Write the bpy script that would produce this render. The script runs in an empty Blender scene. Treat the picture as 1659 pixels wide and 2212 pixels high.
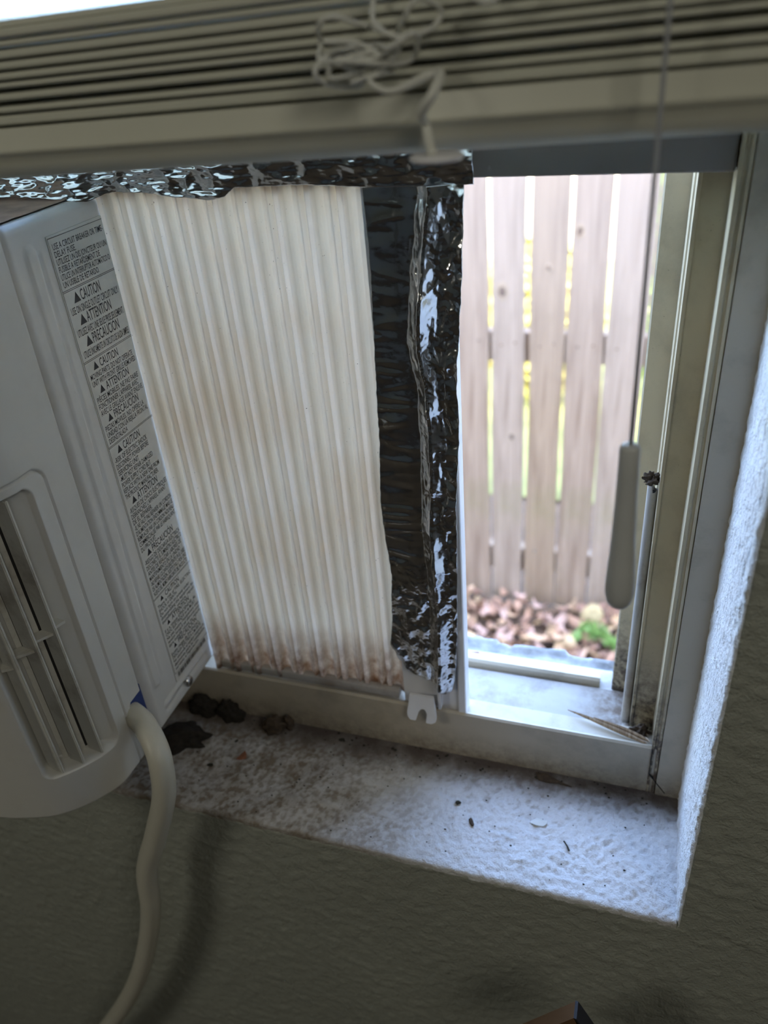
import bpy, bmesh, math, random
import numpy as np
from mathutils import Vector, Matrix, Euler

random.seed(7)
scene = bpy.context.scene
C = scene.collection

# ------------------------------------------------------------------ camera
YAW, PITCH, ROLL, FPX = -0.356412580, 0.564031250, 0.0909659942, 1728.33
CAM = Vector((-0.05231641, -0.31478224, 0.49779583))
fwd = Vector((math.sin(YAW)*math.cos(PITCH), math.cos(YAW)*math.cos(PITCH), -math.sin(PITCH)))
rgt = Vector((math.cos(YAW), -math.sin(YAW), 0))
dwn = fwd.cross(rgt)
r2 = rgt*math.cos(ROLL) + dwn*math.sin(ROLL)
d2 = -rgt*math.sin(ROLL) + dwn*math.cos(ROLL)
cam = bpy.data.cameras.new('camera')
cam.sensor_fit = 'VERTICAL'; cam.sensor_height = 36.0
cam.lens = 36.0*FPX/2212.0
cam.clip_start = 0.01; cam.clip_end = 200
cam.dof.use_dof = True; cam.dof.focus_distance = 0.47; cam.dof.aperture_fstop = cam.lens/4.4
cob = bpy.data.objects.new('camera', cam); C.objects.link(cob)
M = Matrix((( r2.x, -d2.x, -fwd.x, CAM.x), (r2.y, -d2.y, -fwd.y, CAM.y), (r2.z, -d2.z, -fwd.z, CAM.z), (0,0,0,1)))
cob.matrix_world = M
scene.camera = cob

# ------------------------------------------------------------------ sky, sun, lamp and fill light, exposure
w = bpy.data.worlds.new('sky'); scene.world = w; w.use_nodes = True
nt = w.node_tree; nt.nodes.clear()
sky = nt.nodes.new('ShaderNodeTexSky'); sky.sky_type = 'NISHITA'; sky.sun_disc = False
sky.sun_elevation = math.radians(52); sky.sun_rotation = math.radians(180); sky.air_density = 1.0; sky.dust_density = 2.0; sky.ozone_density = 1.5
bg = nt.nodes.new('ShaderNodeBackground'); bg.inputs['Strength'].default_value = 2.3
wo = nt.nodes.new('ShaderNodeOutputWorld')
nt.links.new(sky.outputs[0], bg.inputs[0]); nt.links.new(bg.outputs[0], wo.inputs[0])

sun = bpy.data.lights.new('sun', 'SUN'); sun.energy = 4.0; sun.angle = math.radians(0.6); sun.color = (1.0, 0.95, 0.84)
so = bpy.data.objects.new('sun', sun); C.objects.link(so)
so.rotation_euler = Vector((-0.18, 0.62, -0.80)).to_track_quat('-Z', 'Y').to_euler()   # shines over the house onto what lies past the fence

def area(name, loc, target, size, power, color):
    l = bpy.data.lights.new(name, 'AREA'); l.shape = 'RECTANGLE'; l.size, l.size_y = size; l.energy = power; l.color = color
    o = bpy.data.objects.new(name, l); C.objects.link(o); o.location = loc
    o.rotation_euler = (Vector(target)-Vector(loc)).to_track_quat('-Z', 'Y').to_euler()
    return o
area('room_lamp', (-1.7, -1.5, 1.25), (-0.4, 0.0, 0.1), (0.5, 0.5), 3.6, (1.0, 0.97, 0.84))
area('room_fill_right', (0.85, -1.0, 1.30), (-0.4, 0.0, 0.3), (0.6, 0.6), 2.5, (1.0, 0.95, 0.82))  # added unseen fill, put in to brighten the right side of the air conditioner

scene.view_settings.view_transform = 'Standard'; scene.view_settings.look = 'None'
scene.view_settings.gamma = 1; scene.view_settings.use_curve_mapping = False
scene.view_settings.exposure = 0.9

# ------------------------------------------------------------------ numpy noise
def _hash(ix, iy, iz, seed):
    h = (ix.astype(np.int64)*374761393 + iy.astype(np.int64)*668265263 + iz.astype(np.int64)*2147483647 + seed*974711) & 0xffffffff
    h = ((h ^ (h >> 13))*1274126177) & 0xffffffff
    h = ((h ^ (h >> 16))*2246822519) & 0xffffffff
    return ((h ^ (h >> 15)) & 0xffffff)/float(0xffffff)
def noise2(x, y, seed=0):
    x = np.asarray(x, float); y = np.asarray(y, float)
    ix = np.floor(x); iy = np.floor(y); fx = x-ix; fy = y-iy
    def g(dx, dy):
        a = _hash(ix+dx, iy+dy, np.zeros_like(ix), seed)*2*math.pi
        return np.cos(a)*(fx-dx) + np.sin(a)*(fy-dy)
    u = fx*fx*fx*(fx*(fx*6-15)+10); v = fy*fy*fy*(fy*(fy*6-15)+10)
    return ((g(0,0)*(1-u)+g(1,0)*u)*(1-v) + (g(0,1)*(1-u)+g(1,1)*u)*v)*1.5
def fbm(x, y, o=4, seed=0, gain=.5):
    s = 0; a = 1; t = 0
    for i in range(o):
        s = s + a*noise2(x*2**i, y*2**i, seed+i*17); t += a; a *= gain
    return s/t
def worley(x, y, seed=0):
    ix = np.floor(x); iy = np.floor(y); d1 = np.full(np.shape(x), 9.); d2_ = np.full(np.shape(x), 9.); val = np.zeros(np.shape(x))
    z = np.zeros_like(ix)
    for dx in (-1, 0, 1):
        for dy in (-1, 0, 1):
            cx, cy = ix+dx, iy+dy
            px = cx+_hash(cx, cy, z, seed); py = cy+_hash(cx, cy, z, seed+5)
            d = np.hypot(px-x, py-y)
            v = _hash(cx, cy, z, seed+9)
            n = d < d1
            d2_ = np.where(n, d1, np.minimum(d2_, d)); val = np.where(n, v, val); d1 = np.where(n, d, d1)
    return d1, d2_, val
def sstep(a, b, x):
    t = np.clip((x-a)/(b-a), 0, 1); return t*t*(3-2*t)

# ------------------------------------------------------------------ materials
MATS = {}
def newmat(name):
    m = bpy.data.materials.new(name); m.use_nodes = True
    b = m.node_tree.nodes['Principled BSDF']
    MATS[name] = m
    return m, m.node_tree, b
def nd(t, ty, **k):
    n = t.nodes.new(ty)
    for a, v in k.items():
        if a in ('operation', 'blend_type', 'noise_dimensions', 'feature', 'data_type', 'attribute_name', 'wave_type', 'bands_direction', 'interpolation'): setattr(n, a, v)
        else: n.inputs[a.replace('_', ' ')].default_value = v
    return n
def ramp(t, fac, stops):
    r = t.nodes.new('ShaderNodeValToRGB'); e = r.color_ramp.elements
    while len(e) < len(stops): e.new(0.5)
    for el, (p, c) in zip(e, stops):
        el.position = p; el.color = c if len(c) == 4 else (*c, 1)
    t.links.new(fac, r.inputs[0]); return r.outputs[0]
def coords(t, scale=(1,1,1), rot=(0,0,0)):
    tc = t.nodes.new('ShaderNodeTexCoord'); mp = t.nodes.new('ShaderNodeMapping')
    mp.inputs['Scale'].default_value = scale; mp.inputs['Rotation'].default_value = rot
    t.links.new(tc.outputs['Object'], mp.inputs[0]); return mp.outputs[0]
def noise(t, vec, scale, detail=4, rough=.55, dist=0):
    n = t.nodes.new('ShaderNodeTexNoise'); n.inputs['Scale'].default_value = scale; n.inputs['Detail'].default_value = detail
    n.inputs['Roughness'].default_value = rough; n.inputs['Distortion'].default_value = dist
    t.links.new(vec, n.inputs['Vector']); return n.outputs['Fac']
def mix(t, fac, a, b):
    m = t.nodes.new('ShaderNodeMix'); m.data_type = 'RGBA'
    for k, v in ((0, fac), (6, a), (7, b)):
        if hasattr(v, 'links') or isinstance(v, bpy.types.NodeSocket): t.links.new(v, m.inputs[k])
        elif k == 0: m.inputs[0].default_value = v
        else: m.inputs[k].default_value = (*v, 1)
    return m.outputs[2]
def math_(t, op, a, b=None):
    m = t.nodes.new('ShaderNodeMath'); m.operation = op
    for i, v in ((0, a), (1, b)):
        if v is None: continue
        if isinstance(v, (int, float)): m.inputs[i].default_value = v
        else: t.links.new(v, m.inputs[i])
    return m.outputs[0]
def maprange(t, v, a, b, c=0, d=1):
    m = t.nodes.new('ShaderNodeMapRange'); t.links.new(v, m.inputs[0])
    for i, x in enumerate((a, b, c, d)): m.inputs[i+1].default_value = x
    return m.outputs[0]
def bump(t, b, h, strength=.3, dist=.001):
    n = t.nodes.new('ShaderNodeBump'); n.inputs['Strength'].default_value = strength; n.inputs['Distance'].default_value = dist
    t.links.new(h, n.inputs['Height']); t.links.new(n.outputs[0], b.inputs['Normal'])
def plain(name, col, rough=.5, metal=0, var=.08, vs=30, spec=None, bmp=0, bs=400):
    m, t, b = newmat(name); v = coords(t)
    n = noise(t, v, vs)
    c = ramp(t, n, [(.25, tuple(x*(1-var) for x in col)), (.75, tuple(min(1, x*(1+var)) for x in col))])
    t.links.new(c, b.inputs['Base Color']); b.inputs['Roughness'].default_value = rough; b.inputs['Metallic'].default_value = metal
    if spec is not None: b.inputs['Specular IOR Level'].default_value = spec
    if bmp: bump(t, b, noise(t, v, bs, 3), bmp, .0004)
    return m
def dirty(name, col, dirt=(.09, .065, .045), rough=.45, amount=.5, specks=.5, sscale=900, low=None):
    """plastic or vinyl with brownish grime in cloudy patches and fine dark specks"""
    m, t, b = newmat(name); v = coords(t)
    cloud = maprange(t, noise(t, v, 28, 6, .65), .5, .78, 0, amount)
    if low is not None:   # more grime towards one end of an axis: (axis, from, to, extra)
        sx = t.nodes.new('ShaderNodeSeparateXYZ'); t.links.new(coords(t), sx.inputs[0])
        g = maprange(t, sx.outputs[low[0]], low[1], low[2], low[3], 0)
        g = math_(t, 'MULTIPLY', g, maprange(t, noise(t, v, 160, 5, .7), .35, .7, .1, 1.3))
        cloud = math_(t, 'MAXIMUM', cloud, g)
    c = mix(t, cloud, col, dirt)
    sp = maprange(t, noise(t, v, sscale, 2, .6), .70, .76, 0, 1)
    area_ = maprange(t, noise(t, v, 22, 3), .45, .62, 0, specks)
    c = mix(t, math_(t, 'MULTIPLY', sp, area_), c, (.03, .025, .02))
    t.links.new(c, b.inputs['Base Color']); b.inputs['Roughness'].default_value = rough
    bump(t, b, noise(t, v, 700, 2), .05, .0003)
    return m

# wall paint
def wallmat(name, col):
    m, t, b = newmat(name); v = coords(t)
    c = ramp(t, noise(t, v, 9, 5), [(.3, tuple(x*.93 for x in col)), (.7, tuple(x*1.05 for x in col))])
    t.links.new(c, b.inputs['Base Color']); b.inputs['Roughness'].default_value = .75
    h = math_(t, 'ADD', noise(t, v, 130, 4, .6, .6), math_(t, 'MULTIPLY', noise(t, v, 520, 3), .5))
    bump(t, b, h, .8, .002)
    return m
wallmat('wall_paint', (.31, .32, .275))
wallmat('reveal_plaster', (.78, .79, .79))
plain('room_paint', (.26, .26, .24), .8); plain('floor_board', (.12, .10, .08), .6)

# sill: textured white plaster, brown dirt in the hollows (height attribute), dirt with painted shade toward the back and the left
m, t, b = newmat('sill_plaster'); v = coords(t)
at = t.nodes.new('ShaderNodeAttribute'); at.attribute_name = 'height'
sx = t.nodes.new('ShaderNodeSeparateXYZ'); t.links.new(v, sx.inputs[0])
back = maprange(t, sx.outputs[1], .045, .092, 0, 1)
left = maprange(t, sx.outputs[0], -.13, -.25, 0, .85)  # unlit left end darkened in the colour, on top of its dirt
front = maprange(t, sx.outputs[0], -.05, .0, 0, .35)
dirt_shade = math_(t, 'MAXIMUM', math_(t, 'MAXIMUM', math_(t, 'MULTIPLY', back, .9), left), front)
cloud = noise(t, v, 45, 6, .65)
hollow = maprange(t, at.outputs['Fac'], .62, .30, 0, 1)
dd = math_(t, 'MULTIPLY', dirt_shade, math_(t, 'ADD', math_(t, 'ADD', math_(t, 'MULTIPLY', hollow, .42), .40), maprange(t, cloud, .4, .68, 0, .5)))
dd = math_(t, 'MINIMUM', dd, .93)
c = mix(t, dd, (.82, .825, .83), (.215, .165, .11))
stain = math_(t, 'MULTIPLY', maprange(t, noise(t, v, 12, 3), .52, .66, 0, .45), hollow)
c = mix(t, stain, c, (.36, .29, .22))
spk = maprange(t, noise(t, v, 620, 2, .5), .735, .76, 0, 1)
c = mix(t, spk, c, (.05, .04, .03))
grime = math_(t, 'MULTIPLY', maprange(t, sx.outputs[1], .066, .094, 0, 1.0), maprange(t, cloud, .25, .6, .55, 1.1))  # back strip: smooth grime together with the painted shade of the frame lip
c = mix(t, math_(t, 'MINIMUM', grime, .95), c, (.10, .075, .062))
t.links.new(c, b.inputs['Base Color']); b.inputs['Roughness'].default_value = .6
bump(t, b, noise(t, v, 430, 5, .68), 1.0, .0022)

dirty('frame_vinyl', (.46, .405, .315), rough=.4, amount=.4, specks=.8, low=(2, .0, .03, .55))
dirty('jamb_vinyl', (.53, .455, .31), rough=.4, amount=.35, specks=.9, low=(2, .03, .12, 1.4))
dirty('track_vinyl', (.42, .40, .37), dirt=(.20, .14, .11), rough=.5, amount=.85, specks=.8)
dirty('channel_dust', (.38, .36, .335), dirt=(.16, .115, .085), rough=.8, amount=.8, specks=1.0, low=(0, -.036, -.085, 1.3))
plain('sash_vinyl', (.24, .21, .19), .45)
dirty('ac_enamel', (.60, .595, .565), rough=.33, amount=.12, specks=.35)
dirty('ac_plastic', (.56, .555, .52), rough=.42, amount=.08, specks=.1)
dirty('louver_plastic', (.55, .545, .50), dirt=(.16, .12, .09), rough=.5, amount=.9, specks=.3)
plain('dark_gap', (.02, .02, .02), .9)
plain('ac_top_dirt', (.30, .20, .14), .8, var=.4, vs=60)
plain('white_plastic', (.70, .70, .72), .4)
plain('blind_vinyl', (.57, .57, .475), .45, var=.03)
plain('cord_fibre', (.66, .66, .60), .8, bmp=.4, bs=1500)
plain('pull_cord', (.33, .34, .36), .7, bmp=.3, bs=1800)
plain('tassel_plastic', (.50, .51, .50), .5)
plain('power_cord', (.52, .50, .42), .42, var=.04)
plain('blue_foam', (.02, .04, .16), .8)
plain('screw_steel', (.6, .6, .6), .25, metal=1)
plain('ink', (.035, .035, .04), .6)
plain('label_film', (.58, .58, .54), .35, var=.05, vs=90)
plain('clod', (.018, .014, .010), .95, var=.6, vs=300, bmp=.6)
plain('clod_brown', (.065, .045, .03), .95, var=.5, vs=300, bmp=.6)
plain('chip_brown', (.22, .085, .045), .7, var=.3, vs=120)
plain('speck_dark', (.03, .028, .02), .9, var=.4, vs=300)
plain('stone', (.55, .56, .57), .85, var=.35, vs=40, bmp=1, bs=120)
plain('ledge_mortar', (.26, .26, .26), .85, var=.4, vs=70, bmp=.8, bs=200)
plain('yellow_rock', (.42, .33, .18), .85, var=.3, vs=20)
plain('weed_leaf', (.15, .27, .06), .5, var=.4, vs=60)
plain('soil', (.10, .065, .045), .95, var=.5, vs=25)
plain('stucco', (.45, .42, .37), .9)
plain('roofing', (.1, .09, .08), .9)
plain('grass', (.20, .22, .07), .9, var=.4, vs=8)
plain('hedge_green', (.20, .36, .05), .6, var=.5, vs=6)
plain('hedge_yellow', (.62, .56, .16), .6, var=.4, vs=6)
plain('siding', (.75, .66, .45), .8)

# splinter & wooden board
def wood(name, a, b_, scale=(60, 60, 4), rough=.8):
    m, t, b = newmat(name); v = coords(t, scale)
    n = noise(t, v, 1.0, 6, .6, .8)
    c = ramp(t, n, [(.3, a), (.5, tuple((p+q)/2 for p, q in zip(a, b_))), (.72, b_)])
    t.links.new(c, b.inputs['Base Color']); b.inputs['Roughness'].default_value = rough
    bump(t, b, n, .4, .001); return m, t, b
wood('splinter_wood', (.20, .13, .08), (.62, .48, .34), (400, 60, 60))
wood('furniture_wood', (.11, .055, .022), (.17, .09, .04), (30, 30, 6), .5)
plain('furniture_edge', (.02, .018, .018), .6)

def fencemat(k):
    m, t, b = newmat('fence_wood_%d' % k); v = coords(t, (42, 42, 2.2))
    n = noise(t, v, 1.0, 8, .62, 1.4)
    base = [((.18, .12, .085), (.42, .325, .255)), ((.20, .145, .11), (.45, .36, .295)), ((.17, .11, .072), (.41, .31, .225))][k]
    c = ramp(t, n, [(.28, base[0]), (.5, tuple((p+q)/2 for p, q in zip(*base))), (.75, base[1])])
    v2 = coords(t)
    mossy = maprange(t, noise(t, v2, 5, 4), .55, .75, 0, .35)
    c = mix(t, mossy, c, (.18, .18, .06))
    # greyer high up, browner near the ground
    sx = t.nodes.new('ShaderNodeSeparateXYZ'); t.links.new(v2, sx.inputs[0])
    c = mix(t, maprange(t, sx.outputs[2], .7, 1.3, 0, .4), c, (.31, .285, .275))
    t.links.new(c, b.inputs['Base Color']); b.inputs['Roughness'].default_value = .9
    bump(t, b, n, .3, .003)
for k in range(3): fencemat(k)
plain('knot_wood', (.15, .11, .09), .9, var=.4, vs=80)
plain('knot_ring', (.34, .27, .21), .9, var=.2, vs=80)

# leaf litter: a few dry tones
LEAFC = [(.42, .25, .17), (.34, .20, .135), (.55, .37, .24), (.24, .14, .10), (.66, .48, .30), (.45, .30, .25)]
for i, c_ in enumerate(LEAFC): plain('dry_leaf_%d' % i, c_, .7, var=.25, vs=30)

# foil
m, t, b = newmat('foil'); v = coords(t)
b.inputs['Base Color'].default_value = (.80, .80, .80, 1); b.inputs['Metallic'].default_value = 1; b.inputs['Roughness'].default_value = .17
bump(t, b, math_(t, 'ADD', noise(t, v, 120, 3, .5, 1.2), math_(t, 'MULTIPLY', noise(t, v, 700, 2), .12)), .16, .0008)

# accordion panel: thin cream vinyl, a little daylight comes through
m, t, b = newmat('accordion_vinyl'); v = coords(t)
sx = t.nodes.new('ShaderNodeSeparateXYZ'); t.links.new(coords(t), sx.inputs[0])
low = maprange(t, sx.outputs[2], .105, .045, 0, 1.0)
low = math_(t, 'MULTIPLY', low, maprange(t, noise(t, v, 120, 5, .7), .3, .65, .1, 1.2))
c = mix(t, maprange(t, noise(t, v, 14, 4), .42, .7, 0, .35), (.93, .88, .81), (.82, .71, .58))
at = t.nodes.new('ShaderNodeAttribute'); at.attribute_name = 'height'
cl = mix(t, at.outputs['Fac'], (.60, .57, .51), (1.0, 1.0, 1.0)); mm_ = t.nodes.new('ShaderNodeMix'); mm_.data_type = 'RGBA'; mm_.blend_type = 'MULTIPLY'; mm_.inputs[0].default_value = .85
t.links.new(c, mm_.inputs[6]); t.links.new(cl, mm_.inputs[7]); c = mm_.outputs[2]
c = mix(t, low, c, (.30, .18, .11))
sp = maprange(t, noise(t, v, 750, 1.5, .5), .752, .775, 0, 1)
c = mix(t, math_(t, 'MULTIPLY', sp, maprange(t, noise(t, v, 25, 2), .42, .6, .15, 1)), c, (.08, .05, .035))
t.links.new(c, b.inputs['Base Color']); b.inputs['Roughness'].default_value = .5
tr = t.nodes.new('ShaderNodeBsdfTranslucent')
mt_ = t.nodes.new('ShaderNodeMix'); mt_.data_type = 'RGBA'; mt_.blend_type = 'MULTIPLY'; mt_.inputs[0].default_value = 1; mt_.inputs[7].default_value = (1.0, .97, .93, 1)
t.links.new(c, mt_.inputs[6]); t.links.new(mt_.outputs[2], tr.inputs[0])
ms = t.nodes.new('ShaderNodeMixShader'); ms.inputs[0].default_value = .47
t.links.new(b.outputs[0], ms.inputs[1]); t.links.new(tr.outputs[0], ms.inputs[2])
t.links.new(ms.outputs[0], t.nodes['Material Output'].inputs[0])

# glass
m, t, b = newmat('glass')
gl = t.nodes.new('ShaderNodeBsdfGlossy'); gl.inputs['Roughness'].default_value = .02
tp = t.nodes.new('ShaderNodeBsdfTransparent'); tp.inputs[0].default_value = (.93, .95, .94, 1)
fr = t.nodes.new('ShaderNodeFresnel'); fr.inputs[0].default_value = 1.45
ms = t.nodes.new('ShaderNodeMixShader'); t.links.new(fr.outputs[0], ms.inputs[0]); t.links.new(tp.outputs[0], ms.inputs[1]); t.links.new(gl.outputs[0], ms.inputs[2])
t.links.new(ms.outputs[0], t.nodes['Material Output'].inputs[0])

# ------------------------------------------------------------------ mesh helpers
def link(name, me, mat, parent=None, smooth=False):
    o = bpy.data.objects.new(name, me); C.objects.link(o)
    if mat: me.materials.append(MATS[mat])
    if parent is not None: o.parent = parent
    if smooth:
        for p in me.polygons: p.use_smooth = True
    return o
def empty(name, loc=(0,0,0)):
    o = bpy.data.objects.new(name, None); o.empty_display_size = .02; C.objects.link(o); return o
def tag(o, label, cat, group=None, kind=None):
    o['label'] = label; o['category'] = cat
    if group: o['group'] = group
    if kind: o['kind'] = kind
    return o
def struct(o): o['kind'] = 'structure'; return o
def grid_mesh(name, P, height=None, flip=False):
    """P: (n, m, 3) array of points"""
    n, m_, _ = P.shape
    idx = np.arange(n*m_).reshape(n, m_)
    q = np.stack([idx[:-1, :-1], idx[1:, :-1], idx[1:, 1:], idx[:-1, 1:]], -1).reshape(-1, 4)
    if flip: q = q[:, ::-1]
    me = bpy.data.meshes.new(name)
    me.vertices.add(n*m_); me.vertices.foreach_set('co', P.reshape(-1).astype(np.float32))
    me.loops.add(q.size); me.loops.foreach_set('vertex_index', q.reshape(-1).astype(np.int32))
    me.polygons.add(len(q)); me.polygons.foreach_set('loop_start', (np.arange(len(q))*4).astype(np.int32))
    me.update(calc_edges=True)
    if height is not None:
        a = me.attributes.new('height', 'FLOAT', 'POINT'); a.data.foreach_set('value', height.reshape(-1).astype(np.float32))
    return me
def bm_mesh(bm, name):
    me = bpy.data.meshes.new(name); bm.to_mesh(me); bm.free(); return me
def add_box(bm, lo, hi, bev=0, seg=2):
    r = bmesh.ops.create_cube(bm, size=1)
    vs = r['verts']
    for v_ in vs:
        v_.co = Vector([lo[i]+(hi[i]-lo[i])*(v_.co[i]+.5) for i in range(3)])
    if bev:
        es = list({e for v_ in vs for e in v_.link_edges})
        bmesh.ops.bevel(bm, geom=es, offset=bev, segments=seg, profile=.5, affect='EDGES')
def box(name, lo, hi, mat, parent=None, bev=0, smooth=False):
    bm = bmesh.new(); add_box(bm, lo, hi, bev); return link(name, bm_mesh(bm, name), mat, parent, smooth)
def boxes(name, lst, mat, parent=None, bev=0):
    bm = bmesh.new()
    for lo, hi in lst: add_box(bm, lo, hi, bev)
    return link(name, bm_mesh(bm, name), mat, parent)
def catmull(pts, n=8):
    pts = [Vector(p) for p in pts]; P = [pts[0]*2-pts[1]]+pts+[pts[-1]*2-pts[-2]]; out = []
    for i in range(1, len(P)-2):
        for k in range(n):
            t_ = k/n; a, b_, c_, d_ = P[i-1], P[i], P[i+1], P[i+2]
            out.append(.5*((2*b_)+(c_-a)*t_+(2*a-5*b_+4*c_-d_)*t_**2+(-a+3*b_-3*c_+d_)*t_**3))
    out.append(pts[-1]); return out
def tube(bm, pts, rad, seg=10, aspect=1.0, twist=0.0, cap=True):
    """sweep a round or oval section along pts; rad a number or one per point"""
    n = len(pts); T = [(pts[min(i+1, n-1)]-pts[max(i-1, 0)]).normalized() for i in range(n)]
    ref = Vector((0, 0, 1)) if abs(T[0].z) < .9 else Vector((1, 0, 0))
    N = (ref-T[0]*ref.dot(T[0])).normalized(); rings = []
    for i in range(n):
        N = (N-T[i]*N.dot(T[i])).normalized(); B = T[i].cross(N)
        r = rad[i] if hasattr(rad, '__len__') else rad
        ring = []
        for k in range(seg):
            a = 2*math.pi*k/seg
            c_, s_ = math.cos(a)*r, math.sin(a)*r*aspect
            tw = twist*i/n
            ring.append(bm.verts.new(pts[i]+N*(c_*math.cos(tw)-s_*math.sin(tw))+B*(c_*math.sin(tw)+s_*math.cos(tw))))
        rings.append(ring)
    for i in range(n-1):
        for k in range(seg):
            bm.faces.new((rings[i][k], rings[i][(k+1) % seg], rings[i+1][(k+1) % seg], rings[i+1][k]))
    if cap: bm.faces.new(rings[0][::-1]); bm.faces.new(rings[-1])
def tube_obj(name, pts, rad, mat, parent=None, seg=10, aspect=1., twist=0.):
    bm = bmesh.new(); tube(bm, pts, rad, seg, aspect, twist); bmesh.ops.recalc_face_normals(bm, faces=bm.faces)
    return link(name, bm_mesh(bm, name), mat, parent, True)
def prism(name, pts, axis, a, b, mat, parent=None, smooth=False, bev=0):
    """polygon pts (two coordinates) extruded along an axis (0,1,2) from a to b"""
    bm = bmesh.new()
    def v3(p, h):
        q = list(p); q.insert(axis, h); return q
    A = [bm.verts.new(v3(p, a)) for p in pts]; B = [bm.verts.new(v3(p, b)) for p in pts]
    n = len(pts)
    for i in range(n): bm.faces.new((A[i], A[(i+1) % n], B[(i+1) % n], B[i]))
    bm.faces.new(A[::-1]); bm.faces.new(B)
    bmesh.ops.recalc_face_normals(bm, faces=bm.faces)
    if bev:
        bmesh.ops.bevel(bm, geom=[e for e in bm.edges], offset=bev, segments=2, affect='EDGES')
    return link(name, bm_mesh(bm, name), mat, parent, smooth)

# ================================================================== ROOM SHELL
WX0, WX1, WZ1 = -0.96, 0.0, 1.0       # window recess in the wall: x, top
FD = 0.097                             # depth of the recess to the window frame

# finely textured front wall sheet below the sill and right of the recess (drywall corners rounded)
def wall_tex(a, b_, seed=3):
    return .0010*sstep(.05, .5, fbm(a*190+3, b_*190, 3, seed+8))+.0009*fbm(a*120, b_*120, 4, seed) + .0009*sstep(.0, .5, fbm(a*75+9, b_*110, 3, seed+4))
x = np.arange(-1.02, .302, .0028); z = np.r_[np.arange(-.62, -.009, .0028), -.0075, -.006, -.0045, -.003, -.0018]
X, Z = np.meshgrid(x, z, indexing='ij')
P1 = np.stack([X, -wall_tex(X, Z)+.0028*sstep(-.0050, -.001, Z)*(X < .003), Z], -1)
# the sheet that turns the right corner: along s from the frame, round the bead, then over the wall
R_ = .0035
s = np.r_[np.arange(0, FD+.004-R_, .0014), np.linspace(FD+.004-R_, FD+.004-R_+R_*math.pi/2, 7)[1:], FD+.004-R_+R_*math.pi/2+np.arange(.0014, .30, .0026)]
zz = np.arange(-.0104, WZ1, .0026)
S_, Z2 = np.meshgrid(s, zz, indexing='ij')
L1 = FD+.004-R_; A_ = np.clip((S_-L1)/R_, 0, math.pi/2); ex = np.clip(S_-L1-R_*math.pi/2, 0, None)
bx = np.where(S_ < L1, 0, R_*(1-np.cos(A_)))+ex; by = np.where(S_ < L1, FD+.004-S_, R_-R_*np.sin(A_))
nx = -np.cos(A_); ny = -np.sin(A_)
onw = sstep(L1, L1+R_*1.5, S_)
amp = wall_tex(bx, Z2)*onw+(.0015*fbm(S_*300, Z2*190, 3, 41)+.0006*fbm(S_*120, Z2*90, 2, 42)+.0002)*(1-onw)
by = by+.0002*(Z2 < -.0035)
P2 = np.stack([bx+nx*amp, by+ny*amp, Z2], -1)
me1 = grid_mesh('a', P1, flip=False); me2 = grid_mesh('b', P2, flip=True)
bm = bmesh.new(); bm.from_mesh(me1); n1 = len(bm.faces); bm.from_mesh(me2); bm.faces.ensure_lookup_table()
for f_ in bm.faces[n1:]:
    if f_.calc_center_median().x < .0018: f_.material_index = 1
for f_ in bm.faces: f_.smooth = True
# plain body of the wall behind the textured skin, and the rest of the wall round the recess
for lo, hi in (((-2.4, .004, -.95), (1.3, .17, -.008)), ((-2.4, .004, WZ1), (1.3, .17, 1.55)), ((.006, .004, -.008), (1.3, .17, WZ1)), ((-2.4, .004, -.008), (-.966, .17, WZ1))):
    add_box(bm, lo, hi)
wf = link('wall_front', bm_mesh(bm, 'wall_front'), 'wall_paint'); wf.data.materials.append(MATS['reveal_plaster']); struct(wf)
for lo, hi, nm, mt in (((-2.5, -3.4, -.95), (-2.4, .17, 1.55), 'wall_left', 'room_paint'), ((1.3, -3.4, -.95), (1.4, .17, 1.55), 'wall_right', 'room_paint'),
                       ((-2.5, -3.5, -.95), (1.4, -3.4, 1.55), 'wall_back', 'room_paint'), ((-2.5, -3.5, -1.0), (1.4, .17, -.95), 'floor', 'floor_board'),
                       ((-2.5, -3.5, 1.55), (1.4, .17, 1.62), 'ceiling', 'room_paint')):
    struct(box(nm, lo, hi, mt))
# house outside: stucco skin, eave and roof
struct(boxes('wall_outside', [((-5, .171, -1.5), (4, .19, -.03)), ((.01, .171, -.03), (4, .19, 2.2)), ((-5, .171, -.03), (-.97, .19, 2.2)), ((-.97, .171, 1.0), (.01, .19, 2.2))], 'stucco'))
struct(box('roof', (-6, -7, 2.2), (5, .45, 2.35), 'roofing'))
struct(boxes('wall_rear', [((-6, -7, -1.5), (-5.8, .19, 2.2)), ((4.0, -7, -1.5), (4.2, .19, 2.2)), ((-6, -7, -1.5), (4, -6.8, 2.2))], 'stucco'))

# sill: thick knock-down texture, irregular rounded front edge
RS = .0020
x = np.arange(WX0-.004, .0012, .00135); L1 = FD+.006-RS
s = np.r_[np.arange(0, L1, .00125), np.linspace(L1, L1+RS*math.pi/2, 6)[1:], L1+RS*math.pi/2+np.array([.0007, .0018, .003])]
XX, SS = np.meshgrid(x, s, indexing='ij')
A_ = np.clip((SS-L1)/RS, 0, math.pi/2); ex = np.clip(SS-L1-RS*math.pi/2, 0, None)
by = np.where(SS < L1, FD+.006-SS, RS-RS*np.sin(A_)); bz = np.where(SS < L1, 0, -RS*(1-np.cos(A_)))-ex
ridg = 1-np.abs(fbm(XX*130, SS*130, 3, 21))*2.6
lump = sstep(.22, .60, fbm(XX*75+3, SS*75, 3, 31))
rough_right = sstep(-.20, -.10, XX)
h = .00055*np.clip(ridg, 0, 1)*(.55+.6*rough_right)+.0011*lump*(.4+.7*rough_right)+.00025*fbm(XX*420, SS*420, 2, 5)
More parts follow.
